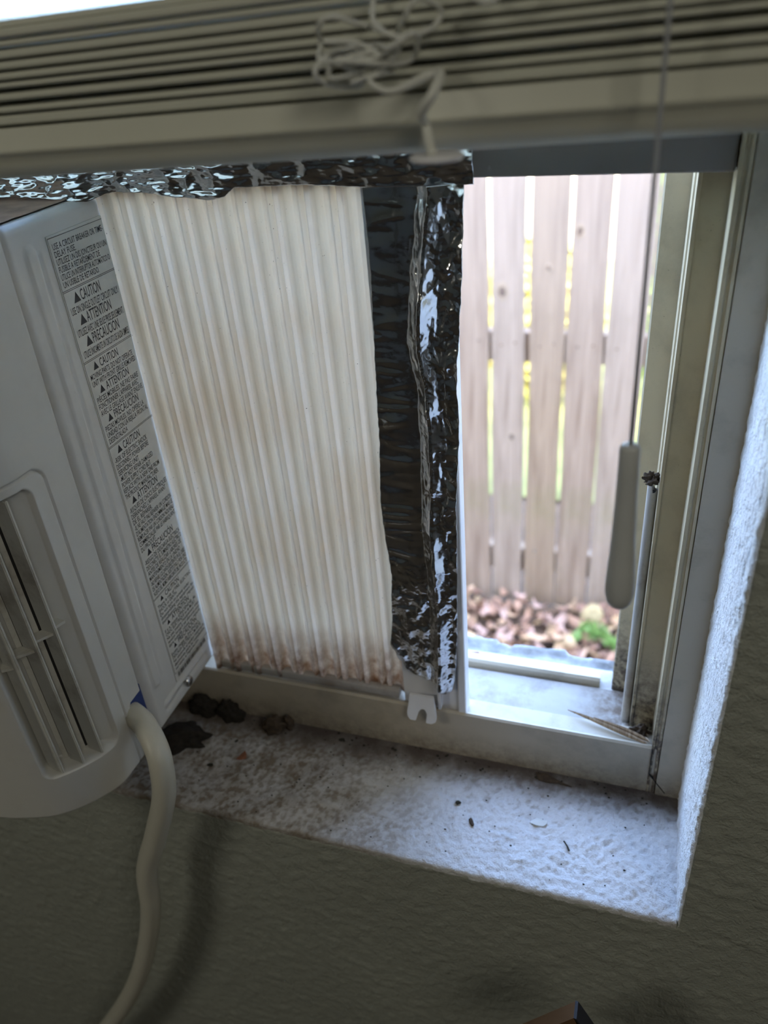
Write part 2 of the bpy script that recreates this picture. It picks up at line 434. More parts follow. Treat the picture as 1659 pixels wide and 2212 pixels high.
drag = np.clip(1-np.abs(fbm((XX*.8+SS)*150, (XX-SS*.8)*38, 2, 77))*3.2, 0, 1)*np.exp(-(((XX+.045)/.03)**2+((by-.045)/.02)**2))
h = h*2.0+.0016*drag+.0017*fbm(XX*230, SS*210, 3, 15)*(.5+.5*rough_right)
h = h*(1-.8*sstep(.068, .09, by))*(1-.6*sstep(L1-.003, L1+.002, SS))
hn = np.clip(.5+(h-h.mean())/h.std()*.22, 0, 1)
wob = .0004*fbm(XX*60, XX*0+2, 3, 8)
P = np.stack([XX, by-np.sin(A_)*(h+wob), bz+np.cos(A_)*h], -1)
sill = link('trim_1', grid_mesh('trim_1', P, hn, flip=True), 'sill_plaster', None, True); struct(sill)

# ================================================================== WINDOW
win = struct(empty('window_1'))
Z0 = .0455
prism('bottom_rail', [(FD, -.002), (.160, -.002), (.160, .030), (.1165, .030), (.1165, .0425), (.1005, .0430), (.1003, Z0), (.0985, Z0+.0004), (FD, Z0-.001)], 0, WX0+.005, -.0005, 'frame_vinyl', win)
# strip across the outer edge of the rail, broken short of the jamb
prism('weather_strip', [(.1655, .028), (.1655, .0345), (.1675, .0365), (.176, .0345), (.1765, .028)], 0, WX0+.03, -.0630, 'frame_vinyl', win)
prism('outer_lip', [(.160, .0), (.190, .0), (.190, .0245), (.160, .029)], 0, WX0+.005, -.0005, 'track_vinyl', win)
# dust film lying in the rail channel
x = np.arange(WX0+.03, -.0385, .0022); yv = np.arange(.1166, .1640, .0019)
XX, YY = np.meshgrid(x, yv, indexing='ij')
hh = .0302+.00035*np.clip(fbm(XX*160, YY*160, 4, 3)+.3, 0, 2)+.003*np.exp(-((XX+.036)/.008)**2-((YY-.122)/.012)**2)
du = link('channel_dust', grid_mesh('channel_dust', np.stack([XX, YY, hh], -1)), 'channel_dust', win, True); du['kind'] = 'stuff'
# right jamb, one extruded profile of steps and fins
prof = [(0.002, FD), (-.0170, FD), (-.0172, FD-.0012), (-.0188, FD-.0012), (-.0190, FD), (-.0205, FD+.0005), (-.0210, FD-.0006), (-.0228, FD-.0004), (-.0230, .1205),
        (-.0365, .1225), (-.0368, .1212), (-.0384, .1214), (-.0386, .1300), (-.0375, .1310), (-.0375, .137), (-.0395, .138), (-.0398, .1640), (-.0530, .1655), (-.0540, .1665), (-.0540, .190), (.002, .190)]
prism('side_jamb', prof, 2, .0, WZ1, 'jamb_vinyl', win)
prism('side_jamb', [(WX0-.002, FD), (WX0+.023, FD), (WX0+.023, .122), (WX0+.038, .122), (WX0+.038, .165), (WX0+.053, .165), (WX0+.053, .190), (WX0-.002, .190)], 2, .0, WZ1, 'jamb_vinyl', win)
# jamb face proud strip (the wide grey face) with a corner joint at the foot
prism('jamb_face', [(.0015, FD-.0015), (-.0165, FD-.0015), (-.0165, FD+.002), (.0015, FD+.002)], 2, .0, WZ1, 'frame_vinyl', win)
# round balance tube in the jamb, broken open at its top
pts = [Vector((-.0416, .1335, z_)) for z_ in np.linspace(.029, .2356, 16)]
bm = bmesh.new(); tube(bm, pts, .0034, 16, cap=False); bm.verts.ensure_lookup_table()
for i, v_ in enumerate(bm.verts[-16:]): v_.co.z += .0012*math.sin(i*1.9)+(.005*(1 if v_.co.x < -.042 else -.5))
bmesh.ops.recalc_face_normals(bm, faces=bm.faces)
bt = link('balance_tube', bm_mesh(bm, 'balance_tube'), 'track_vinyl', win, True)
tube_obj('tube_bore', [Vector((-.0414, .1335, .05)), Vector((-.0414, .1335, .1)), Vector((-.0414, .1335, .231))], .0027, 'dark_gap', bt, 10)
prism('parting_fin', [(-.0386, .1318), (-.0380, .1318), (-.0380, .160), (-.0386, .160)], 2, .03, WZ1, 'jamb_vinyl', win)
# raised lower sash
boxes('sash', [((WX0+.024, .1015, .4215), (-.0235, .121, .444)), ((WX0+.024, .1045, .444), (-.0235, .121, .466)), ((WX0+.024, .103, .466), (WX0+.056, .121, .955)), ((-.055, .103, .466), (-.0235, .121, .955)), ((WX0+.024, .103, .93), (-.0235, .121, .965))], 'sash_vinyl', win, .001)
box('pane', (WX0+.05, .111, .46), (-.05, .114, .94), 'glass', win)
box('top_rail', (WX0-.002, FD, .962), (.002, .19, WZ1+.004), 'frame_vinyl', win)
prism('corner_weld', [(-.0224, Z0-.001), (-.0224, .0200), (-.0100, .0030), (-.0096, .0034), (-.0219, .0203), (-.0219, Z0-.001)], 1, FD-.0018, FD+.001, 'dark_gap', win)

# stone ledge outside under the window
x = np.arange(-.70, .05, .0035); yv = np.r_[np.arange(.176, .232, .0028)]
XX, YY = np.meshgrid(x, yv, indexing='ij')
edge = .2030+.010*fbm(XX*14, XX*0+1, 4, 12)+.006*np.exp(-((XX+.165)/.03)**2)+.004*np.exp(-((XX+.105)/.018)**2)
zt = .0215+.0022*fbm(XX*60, YY*60, 4, 9)+.0045*sstep(.008, .0, edge-YY)*sstep(-.01, .05, fbm(XX*45, YY*45, 2, 4)+.1)
drop = np.clip(YY-edge, 0, None)
P = np.stack([XX, np.minimum(YY, edge+.004+.0*YY), zt-drop*3.5], -1)
struct(link('stone_ledge', grid_mesh('stone_ledge', P), 'ledge_mortar', None, True))

# ================================================================== AIR CONDITIONER
ac = tag(empty('air_conditioner'), 'white window air conditioner with side grille and warning label, left of the ribbed panel', 'air conditioner')
XS = -.366; ZB = .058; ZT = .4180
def rbar(y, z_, y0, z0, y1, z1, wd):   # rounded ridge between two points
    dx, dz = y1-y0, z1-z0; L = math.hypot(dx, dz); t_ = np.clip(((y-y0)*dx+(z_-z0)*dz)/L**2, 0, 1)
    d = np.hypot(y-(y0+t_*dx), z_-(z0+t_*dz)); return np.clip(1-(d/wd)**2, 0, 1)
yv = np.arange(.0105, .1300, .0011); zv = np.arange(ZB, ZT+.0001, .0016)
YY, ZZ = np.meshgrid(yv, zv, indexing='ij')
hx = .0016*sstep(0, .5, rbar(YY, ZZ, .033, .400, .0275, .100, .0050))-.0012*sstep(0, .6, rbar(YY, ZZ, .0392, .398, .0335, .098, .0022))
hx += -.0010*sstep(0, .6, rbar(YY, ZZ, .030, .0690, .090, .0700, .0018))+.0012*sstep(0, .6, rbar(YY, ZZ, .030, .0740, .085, .0750, .002))
edg = np.clip((.0205-YY)/.0075, 0, 1); hx -= .0090*edg**1.7
hx -= .003*np.clip((ZB+.004-ZZ)/.004, 0, 1)**2+.003*np.clip((ZZ-ZT+.004)/.004, 0, 1)**2
me = grid_mesh('case', np.stack([XS+hx, YY, ZZ], -1), flip=False)
bm = bmesh.new(); bm.from_mesh(me)
for f_ in bm.faces: f_.smooth = True
add_box(bm, (-.86, .022, ZB+.0005), (XS-.0028, .36, ZT-.0005)); add_box(bm, (-.86, .009, ZB+.002), (XS-.010, .023, ZT-.001)); add_box(bm, (XS-.01, .125, ZB), (XS-.0002, .36, ZT))
link('case', bm_mesh(bm, 'case'), 'ac_enamel', ac)
x = np.arange(-.86, XS-.003, .006); yv = np.arange(.012, .12, .004); XX, YY = np.meshgrid(x, yv, indexing='ij')
dd_ = link('top_dust', grid_mesh('top_dust', np.stack([XX, YY, ZT+.0004+.0008*np.clip(fbm(XX*60, YY*60, 3), 0, 1)], -1)), 'ac_top_dirt', ac, True); dd_['kind'] = 'stuff'

# front bezel: rounded corner swept in plan, grille opening recessed
PP = np.array([(-.3655, .013), (-.3655, -.015), (-.3675, -.0337), (-.3786, -.0513), (-.3943, -.0654), (-.4145, -.0732), (-.4338, -.0774), (-.47, -.080), (-.6, -.082), (-.75, -.082), (-.835, -.078), (-.862, -.05), (-.865, .013)])
def smooth_path(P, it=2):
    P = [Vector((p[0], p[1], 0)) for p in P]; return np.array([(p.x, p.y) for p in catmull(P, 24)])
PS = smooth_path(PP); SL = np.r_[0, np.cumsum(np.hypot(*np.diff(PS, axis=0).T))]
SK = np.r_[0, np.cumsum(np.hypot(*np.diff(PP, axis=0).T))]       # knots, for coordinates measured on the polygon
SLk = SL[::24][:len(PP)]
def onpath(s_):
    s2 = np.interp(s_, SK, SLk)
    xx = np.interp(s2, SL, PS[:, 0]); yy = np.interp(s2, SL, PS[:, 1])
    e = .0006
    tx = np.interp(s2+e, SL, PS[:, 0])-np.interp(s2-e, SL, PS[:, 0]); ty = np.interp(s2+e, SL, PS[:, 1])-np.interp(s2-e, SL, PS[:, 1])
    l = np.hypot(tx, ty)+1e-12
    return xx, yy, -ty/l, tx/l      # outward normal (path runs round the front, outside on its left/right)
def rrect(s_, z_, s0, s1, z0, z1, r):
    """signed distance, negative inside"""
    cx, cz = (s0+s1)/2, (z0+z1)/2
    qx = np.abs(s_-cx)-(s1-s0)/2+r; qz = np.abs(z_-cz)-(z1-z0)/2+r
    return np.hypot(np.clip(qx, 0, None), np.clip(qz, 0, None))+np.minimum(np.maximum(qx, qz), 0)-r
sv = np.r_[np.arange(0, .105, .0007), np.arange(.105, SK[-1], .006), SK[-1]]; zv = np.r_[np.arange(ZB-.001, .305, .00085), np.arange(.306, ZT+.002, .004), ZT+.002]
SS, ZZ = np.meshgrid(sv, zv, indexing='ij')
xx, yy, nx, ny = onpath(SS)
sd = rrect(SS, ZZ, .0335, .0880, .0935, .2925, .0075)
# the corner nearest the case is cut square at the foot of the opening
dep = .016*sstep(.0, -.0022, sd)
slope = .016*np.clip((.0520-SS)/.0185, 0, 1)*0
wallband = np.clip((SS-.0335)/.0135, 0, 1)          # right wall of the opening slopes in
dep = np.where(sd < 0, np.minimum(dep, .003+.013*wallband), dep)
seam = rrect(SS, ZZ, .0220, SK[-1]+.05, -.1, .2985, .010)
dep = dep+.0030*sstep(.0009, .0, np.abs(seam))+.0012*sstep(.004, .0, np.clip(.004-SS, 0, 1)*0+SS*0+1)*0
dep = dep+.0016*np.clip((.0016-SS)/.0016, 0, 1)**2+.004*np.clip((ZB+.003-ZZ)/.004, 0, 1)**2+.004*np.clip((ZZ-ZT+.002)/.004, 0, 1)**2
# notch where the cord leaves
notch = rrect(SS, ZZ, -.03, .0155, .0735, .1085, .004)
keep = notch > 0
P = np.stack([xx-nx*dep, yy-ny*dep, ZZ], -1)
tilt = (ZZ-ZB)/(ZT-ZB)*.0075-.004
P[..., 1] += tilt*np.clip(1-SS/.05, 0, 1)
me = grid_mesh('front_bezel', P, flip=False)
bm = bmesh.new(); bm.from_mesh(me)
bm.verts.ensure_lookup_table()
kf = keep.reshape(-1)
kill = [v_ for v_ in bm.verts if not kf[v_.index]]
bmesh.ops.delete(bm, geom=kill, context='VERTS')
for f_ in bm.faces: f_.smooth = True
bz = link('front_bezel', bm_mesh(bm, 'front_bezel'), 'ac_plastic', ac)
boxes('bezel_back', [((-.86, -.060, ZB+.002), (-.43, .012, ZT)), ((-.86, -.02, ZB+.002), (-.3995, .012, ZT)), ((-.43, -.05, .30), (-.385, .012, ZT)), ((-.40, -.03, .30), (-.372, .012, ZT)), ((-.43, -.05, ZB+.003), (-.392, -.0, .088)), ((-.40, -.03, ZB+.003), (-.378, -.016, .088))], 'ac_plastic', ac)
prism('bezel_top', [(float(a), float(b_)) for a, b_ in zip(PP[:, 0]*.9985-.0012, PP[:, 1]*.97)], 2, ZT-.004, ZT-.0012, 'ac_plastic', ac)
prism('bezel_underside', [(float(a), float(b_)) for a, b_ in zip(PP[:, 0]*.9985-.0022, PP[:, 1]*.96)], 2, ZB+.0005, ZB+.003, 'ac_plastic', ac)
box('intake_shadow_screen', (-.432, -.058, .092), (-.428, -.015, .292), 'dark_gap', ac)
def louver(s0, ztop, zbot):
    xx, yy, nx, ny = [float(a) for a in onpath(np.array([s0]))]
    bm = bmesh.new()
    x0, y0 = xx-nx*.0010, yy-ny*.0010
    q = [(x0+.0006, y0-.0003), (x0+.0008, y0+.0016), (x0-.0085, y0+.0035), (x0-.0115, y0+.0048), (x0-.0120, y0+.0015), (x0-.0085, y0+.0010)]
    A = [bm.verts.new((*p, zbot)) for p in q]; B = [bm.verts.new((*p, ztop)) for p in q]
    for i in range(6): bm.faces.new((A[i], A[(i+1) % 6], B[(i+1) % 6], B[i]))
    bm.faces.new(A[::-1]); bm.faces.new(B); bmesh.ops.recalc_face_normals(bm, faces=bm.faces)
    bmesh.ops.bevel(bm, geom=bm.edges[:], offset=.0005, segments=2, affect='EDGES')
    return link('louver', bm_mesh(bm, 'louver'), 'louver_plastic', bz)
for s0 in (.0500, .0630, .0765, .0890): louver(s0, .2905, .0945)
for s0, s1, z_ in ((.0405, .0490, .2005), (.0500, .0620, .1975), (.0630, .0755, .1920), (.0765, .0865, .1855)):
    a = onpath(np.array([s0])); b_ = onpath(np.array([s1]))
    p0 = Vector((float(a[0]-a[2]*.003), float(a[1]-a[3]*.003), z_)); p1 = Vector((float(b_[0]-b_[2]*.005), float(b_[1]-b_[3]*.005), z_-.001))
    n_ = Vector((float(a[2]), float(a[3]), 0))
    bm = bmesh.new(); q = []
    for p in (p0, p1): q += [p, p-n_*.008]
    vs = [bm.verts.new(p+Vector((0, 0, dz))) for dz in (-.0009, .0009) for p in (q[0], q[1], q[3], q[2])]
    for f_ in ((0, 1, 2, 3), (7, 6, 5, 4), (0, 4, 5, 1), (1, 5, 6, 2), (2, 6, 7, 3), (3, 7, 4, 0)): bm.faces.new([vs[i] for i in f_])
    bmesh.ops.recalc_face_normals(bm, faces=bm.faces)
    link('louver_brace', bm_mesh(bm, 'louver_brace'), 'louver_plastic', bz)
# inner post seen behind the first louver
for s0 in (.0455, .0585, .0720):
    xx, yy, nx, ny = [float(a) for a in onpath(np.array([s0]))]
    c0 = Vector((xx-nx*.0150, yy-ny*.0150, 0)); tn = Vector((-ny, nx, 0))
    for nm, off, w_, d_, mt in (('inner_post', 0, .0016, .0012, 'louver_plastic'), ('intake_slot', .0032, .0013, -.0006, 'dark_gap')):
        c1 = c0+tn*off+Vector((nx, ny, 0))*d_
        bm = bmesh.new(); n_ = Vector((nx, ny, 0)); vs = []
        for z_ in (.0945, .2900):
            for a_, b_ in ((-1, -1), (1, -1), (1, 1), (-1, 1)): vs.append(bm.verts.new(c1+tn*w_*a_+n_*.0009*b_+Vector((0, 0, z_))))
        for f_ in ((0, 1, 2, 3), (7, 6, 5, 4), (0, 4, 5, 1), (1, 5, 6, 2), (2, 6, 7, 3), (3, 7, 4, 0)): bm.faces.new([vs[i] for i in f_])
        bmesh.ops.recalc_face_normals(bm, faces=bm.faces); link(nm, bm_mesh(bm, nm), mt, bz)
box('foam_seal', (-.385, -.004, .0760), (-.3672, .0125, .1120), 'blue_foam', ac, .001)
# screw in the side of the case
bm = bmesh.new(); sc_ = Vector((XS+.0002, .0600, .0690)); rings = []
for rr, hh_ in ((.0045, 0), (.0045, .0010), (.0038, .0024), (.0022, .0032), (.0007, .0034)):
    rings.append([bm.verts.new(sc_+Vector((hh_, math.cos(2*math.pi*k/20)*rr, math.sin(2*math.pi*k/20)*rr))) for k in range(20)])
for i in range(4):
    for k in range(20): bm.faces.new((rings[i][k], rings[i][(k+1) % 20], rings[i+1][(k+1) % 20], rings[i+1][k]))
bm.faces.new(rings[-1])
for f_ in bm.faces: f_.smooth = True
scr = link('screw', bm_mesh(bm, 'screw'), 'screw_steel', ac)
boxes('drive_slot', [((XS+.0022, .0600-.0024, .0690-.0004), (XS+.0036, .0600+.0024, .0690+.0004)), ((XS+.0022, .0600-.0004, .0690-.0024), (XS+.0036, .0600+.0004, .0690+.0024))], 'dark_gap', scr)

CORDLOW = [(-.3775, -.030, -.0460), (-.3890, -.030, -.1010), (-.4065, -.030, -.1560), (-.4330, -.030, -.2220), (-.4660, -.030, -.2880), (-.503, -.030, -.3520), (-.560, -.030, -.45), (-.61, -.03, -.60), (-.64, -.035, -.78), (-.65, -.06, -.930), (-.66, -.16, -.940)]
# power cord: leaves the notch, droops over the sill edge and hangs down the wall
pts = catmull([(-.384, .003, .0930), (-.373, .000, .0955), (-.356, -.008, .0975), (-.3400, -.020, .0945), (-.3335, -.027, .0830), (-.3375, -.030, .0520), (-.3570, -.030, .0030)] + CORDLOW, 8)
pc = tube_obj('power_cord', pts, .0088, 'power_cord', ac, 18, .92, .0)
pc['label'] = 'thick cream power cord hanging down the wall'

# warning label
lab = box('warning_label', (XS+.0001, .0475, .0795), (XS+.0005, .1030, .4065), 'label_film', ac)
LX = XS+.00062
FONTBM = bmesh.new()
def put_text(s_, y0, y1, z0, hgt, just='L', wmax=None):
    """one line of print on the side of the case, baseline z0, cap height hgt, squeezed between y0 and y1"""
    cu = bpy.data.curves.new('t', 'FONT'); cu.body = s_; cu.size = 1; cu.resolution_u = 2; cu.offset = .007
    o = bpy.data.objects.new('t', cu); C.objects.link(o)
    dg = bpy.context.evaluated_depsgraph_get(); me = bpy.data.meshes.new_from_object(o.evaluated_get(dg))
    co = np.empty(len(me.vertices)*3, np.float32); me.vertices.foreach_get('co', co); co = co.reshape(-1, 3)
    if len(co) == 0: return
    w_ = co[:, 0].max()-co[:, 0].min(); sx_ = (y1-y0)/w_; sy_ = hgt/.70
    new = np.stack([np.full(len(co), LX), y0+(co[:, 0]-co[:, 0].min())*sx_, z0+co[:, 1]*sy_-(y0-.0475+(co[:, 0]-co[:, 0].min())*sx_)*.012], -1)
    me.vertices.foreach_set('co', new.reshape(-1).astype(np.float32)); me.update()
    FONTBM.from_mesh(me)
    bpy.data.objects.remove(o); bpy.data.meshes.remove(me); bpy.data.curves.remove(cu)
def ink_rect(y0, y1, z0, z1):
    sk = lambda y: -(y-.0475)*.012
    vs = [FONTBM.verts.new((LX, a, b_+sk(a))) for a, b_ in ((y0, z0), (y1, z0), (y1, z1), (y0, z1))]
    FONTBM.faces.new(vs)
def tri(y, z_, h_):
    vs = [FONTBM.verts.new((LX, y, z_)), FONTBM.verts.new((LX, y+h_*1.05, z_)), FONTBM.verts.new((LX, y+h_*.525, z_+h_))]
    FONTBM.faces.new(vs)
LY0, LY1 = .0505, .0965
def section(ztop, zbot, lines, lh=.0036, hh_=.0052, ratio=1.45, bold_gap=.6):
    units = sum(ratio if l.startswith('^') else 1 for l in lines); u = (ztop-zbot)/(units+.35); z_ = ztop-.15*u
    for l in lines:
        if l.startswith('^'):
            z_ -= ratio*u; txt = l[1:]; wd = len(txt)*.0024
            y0 = LY0+.0115; hcap = min(u*ratio*.82, .0074)
            tri(y0-.0068, z_+u*.25, hcap*.95)
            put_text(txt, y0, y0+wd*1.12, z_+u*.25, hcap)
        else:
            z_ -= u; wd = min(LY1-LY0, len(l)*.00150+.002); put_text(l, LY0, LY0+wd, z_+u*.14, u*.80)
secs = [(.4030, .3765, ["USE A CIRCUIT BREAKER OR TIME-", "DELAY FUSE.", "UTILISEZ UN DIS JONCTEUR OU UN", "FUSIBLE A RETARDEMENT DE", "UTILICE UN INTERRUPTOR AUTOMATICO O", "UN USIBLE DE RETARDO."]),
        (.3750, .3345, ["^CAUTION", "USE ON SINGLE OUTLET CIRCUIT ONLY.", "^ATTENTION", "UTILISEZ AVEC UNE SEULE PRISE SEULEMENT.", "^PRECAUCIÓN", "UTILICE ÚNICAMENTE UN CIRCUITO DE SALIDA SIMPLE"]),
        (.3330, .2785, ["^CAUTION", "MOVING PARTS. DO NOT OPERATE", "UNIT WITH FRONT GRILLE REMOVED.", "^ATTENTION", "PIÈCES MOBILES. NE PAS FAIRE", "FONCTIONNER L'APPAREIL AVEC", "AVEC LE GRILLAGE AVANT ENLEVE.", "^PRECAUCIÓN", "PIEZAS MÓVILES. NO OPERE LA", "UNIDAD CON LA REJILLA FRONTAL", "DESINSTALADA"]),
        (.2770, .1575, ["^CAUTION", "-RISK OF ELECTRIC SHOCK", "DISCONNECT POWER BEFORE", "SERVICING UNIT", "-MUST NOT REPAIR DAMAGED", "POWER SUPPLY CORD BUT", "REPLACE WITH A NEW ONE FROM", "THE PRODUCT MANUFACTURER.", "^ATTENTION", "-RISQUES DE CHOCS ÉLECTRIQUES", "DÉBRANCHEZ L'APPAREIL AVANT", "DE EL RÉPARER.", "-IL NE FAUT PAS RÉPARER UN CORDON", "D'ALIMENTATION ENDOMMAGÉ MAIS LE", "REMPLACER PAR UN CORDON NOUVEAU", "COMMERCIALISÉ PAR LE FABRIQUANT", "DU PRODUIT.", "^PRECAUCIÓN", "-RIESGO DE DESCARGA ELÉCTRICA", "DESCONECTE EL SUMINISTRO ELÉCTRICO", "ANTES DE REALIZAR LABORES DE", "MANTENIMIENTO EN LA UNIDAD", "-NO REPARE LOS DAÑOS EXISTENTES EN EL CABLE", "DE ALIMENTACIÓN. SUSTITUYALO POR UNO", "NUEVO DEL MISMO FABRICANTE DEL PRODUCTO."]),
        (.1560, .0880, ["^CAUTION", "There is risk of FIRE, ELECTRIC", "SHOCK or DEATH.", "Do not turn on power under", "disassembling the equipment for", "installation, service, repair.", "^ATTENTION", "Il y a risque d'INCENDIE, de", "CHOC ÉLECTRIQUE ou de MORT.", "Ne pas mettre l'équipement sous", "tension lorsqu'il est démonté pour", "être installé, révisé ou réparé.", "^PRECAUCIÓN", "Existe riesgo de INCENDIO,", "DESCAGA ELÉCTRICA o MUERTE.", "No encienda el equipo mientras lo", "desmonta para su instalación,", "servicio o reparación."])]
for zt_, zb_, ls in secs: section(zt_, zb_, ls)
for z_ in (.3758, .3338, .2778, .1568):
    ink_rect(.0480, .0990, z_-.0004, z_-.0001); ink_rect(.0480, .0990, z_+.0004, z_+.0007)
for a in ((.0480, .0990, .4050, .4053), (.0480, .0990, .0868, .0871), (.0480, .0483, .0868, .4050), (.0987, .0990, .0868, .4050)): ink_rect(*a)
y_ = .0510; random.seed(3)
while y_ < .092:
    wb = random.choice((.0003, .0005, .0008)); ink_rect(y_, y_+wb, .0818, .0858); y_ += wb+random.choice((.0003, .0004, .0006))
link('label_print', bm_mesh(FONTBM, 'label_print'), 'ink', lab)

# ================================================================== ACCORDION PANEL
pan = tag(empty('accordion_panel'), 'cream ribbed accordion side panel with brown stained foot, right of the air conditioner', 'panel')
NP = 8.75; XA, YA, XB, YB = -.3655, .1040, -.2053, .1115
u = np.linspace(0, NP, int(NP*44)+1); ph = u % 1
relief = np.interp(ph, [0, .02, .19, .225, .33, .50, .70, .79, .86, .90, .965, 1.0], [.0058, .0062, .0060, .0012, .0000, .0006, .0046, .0058, .0034, -.0004, .0000, .0058])
zv = np.r_[np.linspace(.0470, .4195, 60)]
U, ZZ = np.meshgrid(u/NP, zv, indexing='ij'); RL = np.repeat(relief[:, None], len(zv), 1)
wav = .0008*np.sin(ZZ*14+U*5)
P = np.stack([XA+(XB-XA)*U+.0006*np.sin(ZZ*9), YA+(YB-YA)*U-RL+wav*0, ZZ+.0006*fbm(U*30, ZZ*0+3, 2)*(ZZ < .05)], -1)
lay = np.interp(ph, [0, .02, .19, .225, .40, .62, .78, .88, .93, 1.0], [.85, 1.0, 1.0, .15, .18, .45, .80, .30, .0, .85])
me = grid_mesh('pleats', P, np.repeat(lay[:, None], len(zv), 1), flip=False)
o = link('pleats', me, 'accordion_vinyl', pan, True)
md = o.modifiers.new('thick', 'SOLIDIFY'); md.thickness = .0004
box('bottom_track', (-.3650, .1008, .0460), (-.2085, .1075, .0535), 'track_vinyl', pan, .0012, True)
box('bottom_track', (-.3650, .1120, .0432), (-.2085, .1175, .052), 'track_vinyl', pan, .0012, True)
# flat end plate, flange and rib of the panel
prism('end_plate', [(-.2045, .1030), (-.1585, .1020), (-.1585, .1036), (-.2030, .1046), (-.2030, .1150), (-.2045, .1150)], 2, .0434, .4190, 'white_plastic', pan)
fl = prism('end_flange', [(-.1612, .0990), (-.1602, .0985), (-.1560, .0985), (-.1554, .0995), (-.1554, .1100), (-.1612, .1100)], 2, .0436, .4190, 'white_plastic', pan)
box('rib', (-.1765, .0962, .0470), (-.1742, .1025, .0800), 'white_plastic', pan, .0003)
br = prism('clip', [(-.1975, .0650), (-.1790, .0650), (-.1760, .0520), (-.1765, .0495), (-.1795, .0480), (-.1840, .0480), (-.1835, .0540), (-.1855, .0565), (-.1880, .0565), (-.1900, .0545), (-.1920, .0485), (-.1965, .0485), (-.1985, .0505), (-.1990, .0535)], 1, -.0011, .0011, 'white_plastic', pan, bev=.0003)
for v_ in br.data.vertices:
    v_.co.z = .0395+(v_.co.z-.048)/.017*.0205; v_.co.y += .0955-(.060-v_.co.z)*.35

# ================================================================== FOIL
def crumple(a, b_, sc, seed):
    """sharp folds: nested worley facets plus ridged noise"""
    d1, d2_, v1 = worley(a*sc+.6*noise2(a*sc*.7, b_*sc*.7, seed+2), b_*sc+.6*noise2(a*sc*.7+4, b_*sc*.7, seed+3), seed)
    d3, d4, v2_ = worley(a*sc*2.3, b_*sc*2.3, seed+40)
    rid = 1-np.abs(noise2(a*sc*.8+3, b_*sc*.8, seed+7))*3
    return .9*d1+.45*d3+.5*np.clip(rid, 0, 1)
za = np.arange(0, 1.0001, 1/620.); ua = np.arange(0, 1.0001, 1/110.)
U, T = np.meshgrid(ua, za, indexing='ij')
ztop, zlow = .4200, .0720
ZK = np.array([.0680, .0808, .0865, .110, .1528, .1841, .2138, .2689, .3349, .3821, .4200])
LE = np.interp(ztop+(zlow-ztop)*T, ZK, np.array([-.2030, -.2060, -.2095, -.2070, -.2044, -.2070, -.2080, -.2048, -.2027, -.2010, -.2023]))
REk = np.array([.068, .0750, .0922, .1300, .1723, .2271, .2800, .3100, .3728, .4146, .4200])
RE = np.interp(ztop+(zlow-ztop)*T, REk, np.array([-.1640, -.1625, -.1610, -.1592, -.1580, -.1572, -.1538, -.1545, -.1500, -.1478, -.1478]))
LE = LE+.0006*fbm(T*40, T*0+1, 3, 1); RE = RE+.0005*fbm(T*38, T*0+6, 3, 2)
XX = LE+(RE-LE)*U
zend = zlow+np.interp(U, [0, .06, .14, .3, .5, .68, .74, .86, .95, 1], [.020, .017, .010, .007, .003, -.001, .001, -.004, -.003, .006])+.0012*fbm(U*14, U*0+2, 3, 9)
ZZ = ztop+(zend-ztop)*T
# big shape: flat at left, smooth band, raised pleat right of centre, falls away to the right
zr = ZZ
crest = np.interp(zr, [.07, .1365, .213, .2636, .3088, .3337, .3846, .4143], [-.1722, -.1705, -.1725, -.1700, -.1705, -.1745, -.1690, -.1640])
dx = XX-crest
wr = .0046+.0022*fbm(ZZ*30, ZZ*0+4, 3, 33); hr = .0066*(.72+.5*fbm(ZZ*24, ZZ*0+8, 2, 35))
wr = np.clip(wr, .003, .01)*1.75; hr = hr*1.25
big = hr*np.exp(-(np.clip(-dx, 0, 1)/.0034)**2)*(dx < 0)+hr*np.clip(1-dx/wr, 0, 1)*(dx >= 0); onslope = (dx > -.001)*sstep(1, .6, dx/wr)
groove = -.0022*np.exp(-((dx+.0085)/.0022)**2)
leftpart = sstep(-.004, -.012, dx)
hor = (np.clip(1-np.abs(noise2(XX*20, ZZ*85, 51))*3.2, 0, 1)**1.5*.0008*sstep(-.5, .3, noise2(XX*25, ZZ*40, 58))+.0006*fbm(XX*30, ZZ*110, 2, 59))*leftpart*sstep(.0, .012, XX-LE+.006)
hor = hor*(1-.8*np.exp(-((dx+.0125)/.0035)**2))
dense = crumple(XX, ZZ*.6, 78, 11)*.0030*(.07+.93*(1-leftpart)+.8*sstep(.20, .13, ZZ)*leftpart)
fine = crumple(XX, ZZ, 190, 5)*.00042*(1-.9*leftpart*sstep(.15, .2, ZZ))
slow = .0011*fbm(XX*60, ZZ*22, 3, 71)
YY = .0987-big-groove*.6-hor-dense*.8*(1-.55*onslope)-fine-slow
YY = np.where(XX > -.1625, np.minimum(YY, .0980), np.minimum(YY, .1010))
P = np.stack([XX, YY, ZZ], -1)
fv = link('foil_strip', grid_mesh('foil_strip', P, flip=False), 'foil', None, True)
tag(fv, 'crinkled dark silver foil strip running vertically beside the ribbed panel', 'foil')
md = fv.modifiers.new('thick', 'SOLIDIFY'); md.thickness = .0002
